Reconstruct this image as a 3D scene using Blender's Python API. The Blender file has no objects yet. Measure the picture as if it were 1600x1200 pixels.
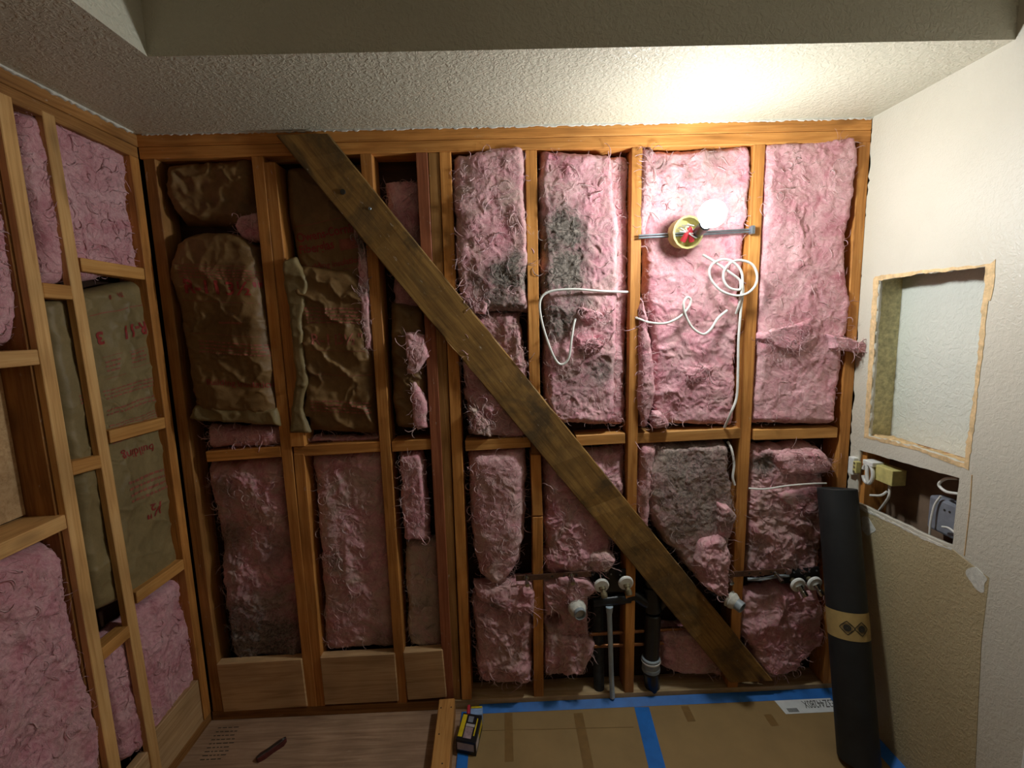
import bpy, bmesh, math, random
import numpy as np
from mathutils import Matrix, Vector

random.seed(7)
rng = np.random.default_rng(7)
scene = bpy.context.scene
COL = scene.collection

# ------------------------------------------------------------------ camera
CAM = np.array([1.1638, -1.6464, 1.4967])
YAW, PIT, ROL, FPX = .0187, -.1358, -.0305, 733.34
W, H = 2.4261, 2.13                      # alcove width, soffit height (metres)
FW = np.array([math.sin(YAW) * math.cos(PIT), math.cos(YAW) * math.cos(PIT), math.sin(PIT)])
RT = np.cross(FW, [0, 0, 1]); RT /= np.linalg.norm(RT)
UP = np.cross(RT, FW)
RT, UP = math.cos(ROL) * RT + math.sin(ROL) * UP, -math.sin(ROL) * RT + math.cos(ROL) * UP
cd = bpy.data.cameras.new('camera'); cam = bpy.data.objects.new('camera', cd); COL.objects.link(cam)
cd.sensor_width = 36; cd.lens = FPX / 1600 * 36; cd.clip_start = .02; cd.clip_end = 50
m = Matrix.Identity(4)
for i in range(3):
    m[i][0], m[i][1], m[i][2], m[i][3] = RT[i], UP[i], -FW[i], CAM[i]
cam.matrix_world = m
scene.camera = cam

# ------------------------------------------------------------------ world, light, exposure
world = bpy.data.worlds.new('world'); scene.world = world; world.use_nodes = True
world.node_tree.nodes['Background'].inputs[0].default_value = (.9, .85, .75, 1)
world.node_tree.nodes['Background'].inputs[1].default_value = .02
BULB_POWER = 395.0
BULB_SMOOTH = .12
BULB_COLOR = (.93, .99, 1.0)
vs = scene.view_settings
vs.view_transform = 'Standard'; vs.look = 'None'; vs.gamma = 1; vs.exposure = 0.0
vs.use_curve_mapping = False
scene.display_settings.display_device = 'sRGB'
scene.cycles.max_bounces = 6
scene.cycles.diffuse_bounces = 4
scene.cycles.adaptive_threshold = .03


def at(px, py, y=None, x=None, z=None):
    """point of the place that the photograph shows at (px, py), on a plane of the room"""
    d = FW + RT * (px - 800) / FPX - UP * (py - 600) / FPX
    if y is not None: t = (y - CAM[1]) / d[1]
    elif x is not None: t = (x - CAM[0]) / d[0]
    else: t = (z - CAM[2]) / d[2]
    return CAM + d * t


# ------------------------------------------------------------------ object helpers
def tag(o, label=None, cat=None, group=None, kind=None):
    if label: o['label'] = label
    if cat: o['category'] = cat
    if group: o['group'] = group
    if kind: o['kind'] = kind
    return o


def link(name, me, mat=None, parent=None, smooth=False):
    o = bpy.data.objects.new(name, me); COL.objects.link(o)
    if mat is not None: me.materials.append(mat)
    if smooth: me.polygons.foreach_set('use_smooth', [True] * len(me.polygons))
    if parent is not None: o.parent = parent
    return o


def empty(name, loc=(0, 0, 0)):
    o = bpy.data.objects.new(name, None); COL.objects.link(o)
    o.empty_display_size = .05
    return o


def mesh_np(name, V, F):
    me = bpy.data.meshes.new(name)
    me.from_pydata([tuple(map(float, v)) for v in V], [], [tuple(int(i) for i in f) for f in F])
    me.update()
    return me


def fast_quads(name, V, Q):
    me = bpy.data.meshes.new(name)
    V = np.asarray(V, np.float32); Q = np.asarray(Q, np.int32)
    me.vertices.add(len(V)); me.vertices.foreach_set('co', V.ravel())
    n = len(Q); k = Q.shape[1]
    me.loops.add(n * k); me.loops.foreach_set('vertex_index', Q.ravel())
    me.polygons.add(n); me.polygons.foreach_set('loop_start', np.arange(0, n * k, k, dtype=np.int32))
    me.polygons.foreach_set('loop_total', np.full(n, k, np.int32))
    me.update(calc_edges=True); me.validate()
    return me


class MB:
    """collects boxes, tubes and lathes of ONE piece"""
    def __init__(s): s.v, s.f = [], []
    def add(s, V, F):
        b = len(s.v); s.v += [tuple(map(float, p)) for p in V]; s.f += [tuple(i + b for i in f) for f in F]; return s
    def hexa(s, P):                       # 8 corners: bottom loop 4, top loop 4
        return s.add(P, [(0, 3, 2, 1), (4, 5, 6, 7), (0, 1, 5, 4), (1, 2, 6, 5), (2, 3, 7, 6), (3, 0, 4, 7)])
    def box(s, a, b):
        x0, y0, z0 = a; x1, y1, z1 = b
        return s.hexa([(x0, y0, z0), (x1, y0, z0), (x1, y1, z0), (x0, y1, z0), (x0, y0, z1), (x1, y0, z1), (x1, y1, z1), (x0, y1, z1)])
    def lathe(s, p0, p1, prof, n=20, caps=True):  # prof: (t along p0-p1 in metres, radius)
        p0, p1 = np.array(p0, float), np.array(p1, float); ax = (p1 - p0) / np.linalg.norm(p1 - p0)
        h = np.array([0, 0, 1.]) if abs(ax[2]) < .9 else np.array([1., 0, 0])
        e1 = np.cross(ax, h); e1 /= np.linalg.norm(e1); e2 = np.cross(ax, e1)
        V, F = [], []
        for t, r in prof:
            for k in range(n):
                a = 2 * math.pi * k / n; V.append(p0 + ax * t + r * (math.cos(a) * e1 + math.sin(a) * e2))
        for i in range(len(prof) - 1):
            for k in range(n):
                F.append((i * n + k, i * n + (k + 1) % n, (i + 1) * n + (k + 1) % n, (i + 1) * n + k))
        if caps:
            F.append(tuple(range(n - 1, -1, -1))); F.append(tuple(range((len(prof) - 1) * n, len(prof) * n)))
        return s.add(V, F)
    def cyl(s, p0, p1, r, n=20):
        L = float(np.linalg.norm(np.array(p1, float) - np.array(p0, float))); e = min(r * .12, L * .2)
        return s.lathe(p0, p1, [(0, r - e), (e, r), (L - e, r), (L, r - e)], n)
    def tube(s, pts, r, n=8):
        P = np.array(pts, float); m_ = len(P); V, F = [], []
        T = np.gradient(P, axis=0); T /= np.linalg.norm(T, axis=1)[:, None] + 1e-12
        e1 = np.cross(T[0], [0.3, 1, .2]); e1 /= np.linalg.norm(e1)
        for i in range(m_):
            e1 = e1 - T[i] * (e1 @ T[i]); e1 /= np.linalg.norm(e1); e2 = np.cross(T[i], e1)
            rr = r[i] if hasattr(r, '__len__') else r
            for k in range(n):
                a = 2 * math.pi * k / n; V.append(P[i] + rr * (math.cos(a) * e1 + math.sin(a) * e2))
        for i in range(m_ - 1):
            for k in range(n): F.append((i * n + k, i * n + (k + 1) % n, (i + 1) * n + (k + 1) % n, (i + 1) * n + k))
        F.append(tuple(range(n - 1, -1, -1))); F.append(tuple(range((m_ - 1) * n, m_ * n)))
        return s.add(V, F)
    def build(s, name, mat, parent=None, smooth=False, bevel=0):
        me = mesh_np(name, s.v, s.f)
        bm = bmesh.new(); bm.from_mesh(me)
        bmesh.ops.recalc_face_normals(bm, faces=bm.faces)
        if bevel: bmesh.ops.bevel(bm, geom=list(bm.edges), offset=bevel, segments=2, affect='EDGES', profile=.5)
        bm.to_mesh(me); bm.free()
        o = link(name, me, mat, parent, False)
        if smooth:
            me.polygons.foreach_set('use_smooth', [True] * len(me.polygons))
            try: me.set_sharp_from_angle(angle=math.radians(38))
            except Exception: pass
        return o


def spline(P, n=12):
    P = np.array(P, float); Q = np.vstack([2 * P[0] - P[1], P, 2 * P[-1] - P[-2]]); out = []
    for i in range(1, len(Q) - 2):
        for t in np.linspace(0, 1, n, endpoint=False):
            a, b, c, d = Q[i - 1], Q[i], Q[i + 1], Q[i + 2]
            out.append(.5 * (2 * b + (c - a) * t + (2 * a - 5 * b + 4 * c - d) * t * t + (3 * b - a - 3 * c + d) * t ** 3))
    out.append(P[-1]); return np.array(out)


def board(name, p0, p1, w, d, mat, parent=None, normal=(0, -1, 0), bev=.0018, nick=0.0, level_ends=False):
    """timber: p0-p1 = centre line of the front face, w wide, d deep behind the face"""
    p0, p1, nz = np.array(p0, float), np.array(p1, float), np.array(normal, float)
    ax = p1 - p0; L = np.linalg.norm(ax); ax /= L
    nz = nz - ax * (nz @ ax); nz /= np.linalg.norm(nz); ny = np.cross(nz, ax)
    bm = bmesh.new()
    bmesh.ops.create_cube(bm, size=1)
    for v in bm.verts: v.co = Vector(((v.co.x + .5) * L, v.co.y * w, (v.co.z - .5) * d))
    bmesh.ops.bevel(bm, geom=list(bm.edges), offset=bev, segments=1, affect='EDGES')
    if nick:
        long_e = [e for e in bm.edges if abs(e.verts[0].co.x - e.verts[1].co.x) > L * .5]
        bmesh.ops.subdivide_edges(bm, edges=long_e, cuts=60, use_grid_fill=True)
        for v in bm.verts:
            if .01 < v.co.x < L - .01 and v.co.z > -d * .5:
                v.co.y *= 1 - nick * max(0, random.gauss(0, 1)) * .25
                v.co.z += random.gauss(0, nick * .012)
    if level_ends:
        k = -ny[2] / ax[2]
        for v in bm.verts:
            e = 1 if abs(v.co.x) < .02 or abs(v.co.x - L) < .02 else 0
            if nick: e = max(0, 1 - v.co.x / .3, 1 - (L - v.co.x) / .3)
            v.co.x += v.co.y * k * e
    me = bpy.data.meshes.new(name); bm.to_mesh(me); bm.free()
    o = link(name, me, mat, parent)
    mw = Matrix.Identity(4)
    for i in range(3): mw[i][0], mw[i][1], mw[i][2], mw[i][3] = ax[i], ny[i], nz[i], p0[i]
    o.matrix_world = mw
    return o


# ------------------------------------------------------------------ numpy noise
def _hash(ix, iy, iz, seed):
    h = (ix.astype(np.uint32) * np.uint32(374761393) + iy.astype(np.uint32) * np.uint32(668265263)
         + iz.astype(np.uint32) * np.uint32(2147483647) + np.uint32((seed * 974711) & 0xffffffff))
    h = (h ^ (h >> np.uint32(13))) * np.uint32(1274126177)
    h = h ^ (h >> np.uint32(16))
    return (h & np.uint32(0xffffff)).astype(np.float64) / 0xffffff


def vn(a, b, seed=0):
    ia, ib = np.floor(a).astype(np.int64), np.floor(b).astype(np.int64)
    fa, fb = a - ia, b - ib
    fa, fb = fa ** 3 * (fa * (fa * 6 - 15) + 10), fb ** 3 * (fb * (fb * 6 - 15) + 10)
    z = np.zeros_like(ia)
    h00, h10 = _hash(ia, ib, z, seed), _hash(ia + 1, ib, z, seed)
    h01, h11 = _hash(ia, ib + 1, z, seed), _hash(ia + 1, ib + 1, z, seed)
    return (h00 * (1 - fa) + h10 * fa) * (1 - fb) + (h01 * (1 - fa) + h11 * fa) * fb


def fbm(a, b, seed=0, octv=4, gain=.5):
    s, w_, tot = 0, 1, 0
    for k in range(octv):
        c, sn = math.cos(.7 * k), math.sin(.7 * k)
        s = s + w_ * vn((a * c - b * sn) * 2 ** k + 17.3 * k, (a * sn + b * c) * 2 ** k - 9.1 * k, seed + k); tot += w_; w_ *= gain
    return s / tot


def billow(a, b, seed=0, octv=4, gain=.5):
    s, w_, tot = 0, 1, 0
    for k in range(octv):
        c, sn = math.cos(.9 * k), math.sin(.9 * k)
        s = s + w_ * np.abs(2 * vn((a * c - b * sn) * 2 ** k + 7.7 * k, (a * sn + b * c) * 2 ** k + 3.1 * k, seed + 31 * k) - 1); tot += w_; w_ *= gain
    return s / tot


# ------------------------------------------------------------------ materials
def new_mat(name):
    mt = bpy.data.materials.new(name); mt.use_nodes = True
    nt = mt.node_tree; b = nt.nodes['Principled BSDF']
    return mt, nt, b


def N(nt, typ, **kw):
    n = nt.nodes.new(typ)
    for k, v in kw.items():
        if k.startswith('_'): setattr(n, k[1:], v)
        else: n.inputs[k.replace('__', ' ')].default_value = v
    return n


def rgb(h):
    h = h.lstrip('#'); c = [int(h[i:i + 2], 16) / 255 for i in (0, 2, 4)]
    return tuple(((x / 12.92) if x <= .04045 else ((x + .055) / 1.055) ** 2.4) for x in c) + (1,)


def ramp(nt, stops, fac):
    r = nt.nodes.new('ShaderNodeValToRGB'); e = r.color_ramp.elements
    e[0].position, e[0].color = stops[0]; e[1].position, e[1].color = stops[-1]
    for p, c in stops[1:-1]:
        q = e.new(p); q.color = c
    nt.links.new(fac, r.inputs[0]); return r


def mixc(nt, fac, a, b, mode='MIX'):
    mx = nt.nodes.new('ShaderNodeMix'); mx.data_type = 'RGBA'; mx.blend_type = mode
    for s, v in ((0, fac), (6, a), (7, b)):
        if hasattr(v, 'is_linked'): nt.links.new(v, mx.inputs[s])
        else: mx.inputs[s].default_value = v
    return mx.outputs[2]


def mathn(nt, op, a, b=0.0):
    n = nt.nodes.new('ShaderNodeMath'); n.operation = op
    for i, v in enumerate((a, b)):
        if hasattr(v, 'is_linked'): nt.links.new(v, n.inputs[i])
        else: n.inputs[i].default_value = v
    return n.outputs[0]


def bump(nt, b, h, strength, dist):
    n = N(nt, 'ShaderNodeBump', Strength=strength, Distance=dist); nt.links.new(h, n.inputs['Height'])
    nt.links.new(n.outputs[0], b.inputs['Normal']); return n


def wood(name, c_dark, c_mid, c_light, rough=.62, knots=.5, flecks=0.0, fleck_col='#cfc8b8', stain=0.0, stain_col='#2a1c10'):
    mt, nt, b = new_mat(name); L = nt.links.new
    tc = N(nt, 'ShaderNodeTexCoord'); oi = N(nt, 'ShaderNodeObjectInfo')
    off = N(nt, 'ShaderNodeVectorMath', _operation='SCALE'); off.inputs[0].default_value = (37, 19, 53); L(oi.outputs['Random'], off.inputs['Scale'])
    ad = N(nt, 'ShaderNodeVectorMath', _operation='ADD'); L(tc.outputs['Object'], ad.inputs[0]); L(off.outputs[0], ad.inputs[1])
    mp = N(nt, 'ShaderNodeMapping'); mp.inputs['Scale'].default_value = (1.6, 26, 26); L(ad.outputs[0], mp.inputs[0])
    n1 = N(nt, 'ShaderNodeTexNoise', Scale=2.2, Detail=5, Roughness=.6, Distortion=.9); L(mp.outputs[0], n1.inputs['Vector'])
    mp2 = N(nt, 'ShaderNodeMapping'); mp2.inputs['Scale'].default_value = (4, 190, 190); L(ad.outputs[0], mp2.inputs[0])
    n2 = N(nt, 'ShaderNodeTexNoise', Scale=1.5, Detail=3, Roughness=.6); L(mp2.outputs[0], n2.inputs['Vector'])
    mixv = mathn(nt, 'ADD', mathn(nt, 'MULTIPLY', n1.outputs[0], .72), mathn(nt, 'MULTIPLY', n2.outputs[0], .28))
    r = ramp(nt, [(.32, rgb(c_dark)), (.5, rgb(c_mid)), (.68, rgb(c_light))], mixv)
    col = r.outputs[0]
    n3 = N(nt, 'ShaderNodeTexNoise', Scale=5, Detail=2); L(ad.outputs[0], n3.inputs['Vector'])
    tint = ramp(nt, [(.3, (.74, .72, .7, 1)), (.7, (1.12, 1.1, 1.08, 1))], n3.outputs[0])
    col = mixc(nt, 1.0, col, tint.outputs[0], 'MULTIPLY')
    # per-board tint
    rt = ramp(nt, [(0, (.82, .78, .74, 1)), (1, (1.12, 1.1, 1.06, 1))], oi.outputs['Random'])
    col = mixc(nt, 1.0, col, rt.outputs[0], 'MULTIPLY')
    if knots:
        mk = N(nt, 'ShaderNodeMapping'); mk.inputs['Scale'].default_value = (3.2, 9, 9); L(ad.outputs[0], mk.inputs[0])
        vo = N(nt, 'ShaderNodeTexVoronoi', Scale=1.0); L(mk.outputs[0], vo.inputs['Vector'])
        kr = ramp(nt, [(.05, (1, 1, 1, 1)), (.16, (0, 0, 0, 1))], vo.outputs['Distance'])
        col = mixc(nt, mathn(nt, 'MULTIPLY', kr.outputs[0], knots), col, rgb('#3a1d0c'))
    if stain:
        ns = N(nt, 'ShaderNodeTexNoise', Scale=4.5, Detail=6, Roughness=.68, Distortion=.6); L(ad.outputs[0], ns.inputs['Vector'])
        sr = ramp(nt, [(.45, (0, 0, 0, 1)), (.62, (1, 1, 1, 1))], ns.outputs[0])
        col = mixc(nt, mathn(nt, 'MULTIPLY', sr.outputs[0], stain), col, rgb(stain_col))
    if flecks:
        mf = N(nt, 'ShaderNodeMapping'); mf.inputs['Scale'].default_value = (22, 60, 60); L(ad.outputs[0], mf.inputs[0])
        nf = N(nt, 'ShaderNodeTexNoise', Scale=1.0, Detail=4, Roughness=.7); L(mf.outputs[0], nf.inputs['Vector'])
        fr = ramp(nt, [(.66, (0, 0, 0, 1)), (.76, (1, 1, 1, 1))], nf.outputs[0])
        col = mixc(nt, mathn(nt, 'MULTIPLY', fr.outputs[0], flecks), col, rgb(fleck_col))
    L(col, b.inputs['Base Color']); b.inputs['Roughness'].default_value = rough
    b.inputs['Specular IOR Level'].default_value = .3
    bump(nt, b, mixv, .35, .002)
    return mt


def fibre_mat(name, c_lo, c_hi, dust, grime_shade='#211b18', bumpd=.006, pale='#f3cfd0'):
    mt, nt, b = new_mat(name); L = nt.links.new
    tc = N(nt, 'ShaderNodeTexCoord')
    n1 = N(nt, 'ShaderNodeTexNoise', Scale=8, Detail=5, Roughness=.62, Distortion=1.4); L(tc.outputs['Object'], n1.inputs['Vector'])
    n2 = N(nt, 'ShaderNodeTexNoise', Scale=26, Detail=6, Roughness=.7, Distortion=3.4); L(tc.outputs['Object'], n2.inputs['Vector'])
    n3 = N(nt, 'ShaderNodeTexNoise', Scale=110, Detail=4, Roughness=.65, Distortion=5); L(tc.outputs['Object'], n3.inputs['Vector'])
    v = mathn(nt, 'ADD', mathn(nt, 'MULTIPLY', n1.outputs[0], .42), mathn(nt, 'ADD', mathn(nt, 'MULTIPLY', n2.outputs[0], .38), mathn(nt, 'MULTIPLY', n3.outputs[0], .20)))
    col = ramp(nt, [(.38, rgb(c_lo)), (.62, rgb(c_hi))], v).outputs[0]
    oi = N(nt, 'ShaderNodeObjectInfo')
    col = mixc(nt, 1.0, col, ramp(nt, [(0, (.97, .99, .94, 1)), (1, (1.03, .96, .99, 1))], oi.outputs['Random']).outputs[0], 'MULTIPLY')
    # pale matted threads
    n4 = N(nt, 'ShaderNodeTexNoise', Scale=17, Detail=3, Roughness=.55, Distortion=6.5); L(tc.outputs['Object'], n4.inputs['Vector'])
    th = mathn(nt, 'ABSOLUTE', mathn(nt, 'SUBTRACT', n4.outputs[0], .5))
    tr_ = ramp(nt, [(.0, (1, 1, 1, 1)), (.035, (0, 0, 0, 1))], th)
    tf = mathn(nt, 'MULTIPLY', tr_.outputs[0], ramp(nt, [(.4, (0, 0, 0, 1)), (.6, (1, 1, 1, 1))], n1.outputs[0]).outputs[0])
    col = mixc(nt, mathn(nt, 'MULTIPLY', tf, .6), col, rgb(pale))
    nd = N(nt, 'ShaderNodeTexNoise', Scale=6.5, Detail=5, Roughness=.72, Distortion=1.8); L(tc.outputs['Object'], nd.inputs['Vector'])
    da = N(nt, 'ShaderNodeAttribute', _attribute_name='dust')
    df = ramp(nt, [(.42, (0, 0, 0, 1)), (.64, (1, 1, 1, 1))], nd.outputs[0])
    dfac = mathn(nt, 'ADD', mathn(nt, 'MULTIPLY', df.outputs[0], mathn(nt, 'MULTIPLY', mathn(nt, 'MINIMUM', da.outputs['Fac'], 1.0), .85)), mathn(nt, 'MAXIMUM', mathn(nt, 'SUBTRACT', da.outputs['Fac'], 1.0), 0.0))
    col = mixc(nt, dfac, col, rgb(dust))
    ga = N(nt, 'ShaderNodeAttribute', _attribute_name='grime_shade')
    gm = mathn(nt, 'MULTIPLY', ga.outputs['Fac'], mathn(nt, 'ADD', -.1, mathn(nt, 'MULTIPLY', n2.outputs[0], 2.2)))
    gc = nt.nodes.new('ShaderNodeClamp'); L(gm, gc.inputs[0])
    gcol = ramp(nt, [(.38, rgb(grime_shade)), (.62, rgb('#a3968b'))], mathn(nt, 'ADD', mathn(nt, 'MULTIPLY', n3.outputs[0], .5), mathn(nt, 'MULTIPLY', n4.outputs[0], .5))).outputs[0]
    col = mixc(nt, gc.outputs[0], col, gcol)
    L(col, b.inputs['Base Color']); b.inputs['Roughness'].default_value = 1; b.inputs['Specular IOR Level'].default_value = .03
    b.inputs['Sheen Weight'].default_value = .12; b.inputs['Sheen Roughness'].default_value = .6
    hh = mathn(nt, 'ADD', mathn(nt, 'MULTIPLY', n2.outputs[0], .6), mathn(nt, 'ADD', mathn(nt, 'MULTIPLY', n3.outputs[0], .25), mathn(nt, 'MULTIPLY', tf, .12)))
    bump(nt, b, hh, .85, bumpd)
    return mt


def kraft_mat(name, c_lo, c_hi):
    mt, nt, b = new_mat(name); L = nt.links.new
    tc = N(nt, 'ShaderNodeTexCoord')
    n1 = N(nt, 'ShaderNodeTexNoise', Scale=5, Detail=6, Roughness=.65, Distortion=.6); L(tc.outputs['Object'], n1.inputs['Vector'])
    n2 = N(nt, 'ShaderNodeTexNoise', Scale=180, Detail=3); L(tc.outputs['Object'], n2.inputs['Vector'])
    col = ramp(nt, [(.3, rgb(c_lo)), (.7, rgb(c_hi))], mathn(nt, 'ADD', mathn(nt, 'MULTIPLY', n1.outputs[0], .85), mathn(nt, 'MULTIPLY', n2.outputs[0], .15))).outputs[0]
    L(col, b.inputs['Base Color']); b.inputs['Roughness'].default_value = .55; b.inputs['Specular IOR Level'].default_value = .35
    n3 = N(nt, 'ShaderNodeTexNoise', Scale=26, Detail=5, Roughness=.6, Distortion=1); L(tc.outputs['Object'], n3.inputs['Vector'])
    bump(nt, b, n3.outputs[0], .4, .004)
    return mt


def drywall_mat(name, c1, c2, scale=95, strength=.5, rough=.5, dist=.004, spec=.35, patch=None):
    mt, nt, b = new_mat(name); L = nt.links.new
    tc = N(nt, 'ShaderNodeTexCoord')
    n1 = N(nt, 'ShaderNodeTexNoise', Scale=scale, Detail=3, Roughness=.55, Distortion=.8); L(tc.outputs['Object'], n1.inputs['Vector'])
    hb = ramp(nt, [(.42, (0, 0, 0, 1)), (.6, (1, 1, 1, 1))], n1.outputs[0])
    n2 = N(nt, 'ShaderNodeTexNoise', Scale=2.4, Detail=4, Roughness=.6); L(tc.outputs['Object'], n2.inputs['Vector'])
    col = ramp(nt, [(.3, rgb(c1)), (.7, rgb(c2))], n2.outputs[0]).outputs[0]
    L(col, b.inputs['Base Color']); b.inputs['Roughness'].default_value = rough; b.inputs['Specular IOR Level'].default_value = spec
    bump(nt, b, hb.outputs[0], strength, dist)
    return mt


def plain(name, c, rough=.5, metal=0.0, spec=.5, var=.12, bumps=0.0, scale=40, trans=0.0):
    mt, nt, b = new_mat(name); L = nt.links.new
    tc = N(nt, 'ShaderNodeTexCoord')
    n1 = N(nt, 'ShaderNodeTexNoise', Scale=scale, Detail=4, Roughness=.6); L(tc.outputs['Object'], n1.inputs['Vector'])
    c = rgb(c); lo = tuple(x * (1 - var * 1.6) for x in c[:3]) + (1,); hi = tuple(min(1, x * (1 + var)) for x in c[:3]) + (1,)
    L(ramp(nt, [(.3, lo), (.7, hi)], n1.outputs[0]).outputs[0], b.inputs['Base Color'])
    b.inputs['Roughness'].default_value = rough; b.inputs['Metallic'].default_value = metal; b.inputs['Specular IOR Level'].default_value = spec
    if bumps: bump(nt, b, n1.outputs[0], bumps, .003)
    return mt


M = {}
M['fir'] = wood('old_fir', '#9a652e', '#c48644', '#d8a05a', knots=.4, flecks=.5)
M['fir_red'] = wood('red_fir', '#7c452c', '#985a3c', '#ae704e', knots=.3, flecks=.6)
M['fir_plaster'] = wood('fir_plaster', '#80592f', '#a27642', '#ba8f58', knots=.3, flecks=1.0)
M['fir_dark'] = wood('aged_fir', '#784e26', '#9a6c3a', '#b0824e', knots=.4, flecks=.5)
M['brace'] = wood('stained_board', '#6a4e2a', '#8e6c3a', '#a8854a', knots=.9, flecks=.8, stain=.8, stain_col='#473a28')
M['pine'] = wood('new_pine', '#b88a54', '#d2a56a', '#deb880', knots=.35, rough=.6)
M['pine_block'] = wood('pine_block', '#ac783e', '#c48e4e', '#d4a464', knots=.25, rough=.6)
M['plywood'] = wood('plywood', '#a5835a', '#c2a076', '#d0b28a', knots=.4, rough=.6)
M['subfloor'] = wood('subfloor', '#826854', '#9e826a', '#b2967e', knots=.3, flecks=.25, stain=.2, stain_col='#6b4534')
M['sole'] = wood('sole_plate', '#a8906a', '#c8ae84', '#dcc8a4', knots=.2, flecks=1.0, fleck_col='#d4d0c2', stain=.25, stain_col='#5c5040')
M['sheath'] = wood('dark_sheathing', '#2c1a10', '#3c2516', '#4a2f1c', knots=.1)
M['pink'] = fibre_mat('pink_fibreglass', '#b9707d', '#eebcc1', '#c0ab9b')
M['fluff'] = fibre_mat('pink_loose_fibre', '#dba3aa', '#f5d6d6', '#d2c4b6')
M['kraft'] = kraft_mat('kraft_paper', '#5f4527', '#8a6a40')
M['kraft_pale'] = kraft_mat('pale_kraft_paper', '#6c5c3c', '#927e56')
M['red_ink'] = plain('red_ink', '#8f2a24', .6, var=.2)
M['red_ink_pale'] = plain('pale_red_ink', '#94503e', .7, var=.2)
M['ceil'] = drywall_mat('soffit_paint', '#c2bda9', '#cbc6b2', scale=75, strength=.4, rough=.42, dist=.006, spec=.5)
M['ceil_face'] = M['ceil']
M['wall'] = drywall_mat('wall_paint', '#c4beae', '#cdc7b8', scale=85, strength=.22, rough=.42, dist=.004, spec=.5)
M['wall_tan'] = drywall_mat('tan_wall_paint', '#ad9c78', '#b8a884', scale=85, strength=.3, rough=.5, dist=.005, spec=.4)
M['plain_room'] = drywall_mat('room_paint', '#a59680', '#b0a08a', scale=85, strength=.3)
M['gypsum'] = plain('gypsum_edge', '#d8cdb4', .9, var=.25, bumps=.5, scale=90)
M['torn'] = plain('torn_drywall_paper', '#d9b98a', .85, var=.2, bumps=.4, scale=60)
M['niche_back'] = drywall_mat('niche_back_paint', '#c6c8be', '#d2d3c8', scale=60, strength=.35, rough=.6)
M['niche_side'] = plain('mildewed_board', '#cfc698', .85, var=.22, bumps=.5, scale=70)
M['drybrown'] = plain('brown_drywall_paper', '#7d6652', .9, var=.18, scale=14)
M['white'] = plain('white_plastic', '#e6e6e0', .4, var=.06)
M['cable'] = plain('white_cable', '#dcdad2', .45, var=.08)
M['ivory'] = plain('ivory_plastic', '#c9bd78', .5, var=.15)
M['abs'] = plain('black_abs', '#1d1f22', .28, var=.3)
M['foam'] = plain('charcoal_pipe_foam', '#35383a', .8, var=.25)
M['felt'] = plain('black_felt_roll', '#1c1e1f', .6, var=.3, scale=14)
M['band'] = plain('kraft_band', '#a88d56', .75, var=.12, scale=22)
M['ink'] = plain('black_ink', '#2b261c', .8)
M['bluetube'] = plain('grey_blue_tubing', '#a9bac6', .4)
M['copper'] = plain('copper_pipe', '#a9744c', .4, metal=.85, var=.25)
M['brass'] = plain('brass', '#8f8468', .5, metal=.6, var=.35)
M['chrome'] = plain('chrome', '#b4b2ac', .22, metal=1, var=.2)
M['galv'] = plain('galvanised_steel', '#9aa4ac', .35, metal=.85, var=.15)
M['rust'] = plain('rusty_strap', '#6a4a38', .7, metal=.35, var=.3)
M['greypipe'] = plain('grey_pipe', '#8b9498', .45, var=.12)
M['putty'] = plain('white_putty', '#cfcdc2', .85, var=.15, bumps=.5, scale=80)
M['tape'] = plain('blue_tape', '#1767b8', .55, var=.12, scale=20)
M['card'] = plain('cardboard', '#8f7347', .75, var=.08, scale=7)
M['cardtape'] = plain('brown_packing_tape', '#7d5f36', .4, var=.08)
M['paper'] = plain('white_label', '#d3d4d2', .6, var=.05)
M['box_black'] = plain('black_carton', '#16161a', .4)
M['box_yellow'] = plain('yellow_print', '#cfb41c', .45)
M['box_pic'] = plain('grey_pink_print', '#9a8284', .5, scale=60, var=.25)
M['box_white'] = plain('pale_print', '#b9b0ac', .5)
M['red'] = plain('red_plastic', '#b32f3c', .4)
M['paleblue'] = plain('pale_blue_card', '#8aa6d0', .5)
M['knife'] = plain('dark_red_handle', '#57211c', .45, var=.3)
M['steel'] = plain('steel', '#6d6a68', .35, metal=.9)
M['nut_red'] = plain('red_wire_nut', '#d23a44', .4)
M['grey_dev'] = plain('grey_plastic', '#7c7f88', .5)
M['caulk'] = plain('white_plaster', '#d2cec2', .9, var=.15, bumps=.6, scale=60)
M['nail'] = plain('nail_head', '#3a2c22', .5, metal=.5)

# ------------------------------------------------------------------ room shell
ZC = 2.46                                # upper ceiling
YB = -2.5                                # wall behind the camera
SO_Y, SO_X = -.44, .36                   # soffit front edge along the back wall / left wall

fl = MB().box((-.14, YB, -.06), (W + .14, .13, 0)).build('floor', M['subfloor'])
tag(fl, kind='structure')
ce = MB()
ce.box((-.14, YB, ZC), (W + .14, .13, ZC + .05))
ce.box((-.14, SO_Y, H), (W + .14, .13, ZC))
ce.box((-.14, YB, H), (SO_X, SO_Y, ZC))
ceo = ce.build('ceiling', M['ceil']); tag(ceo, kind='structure')
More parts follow.
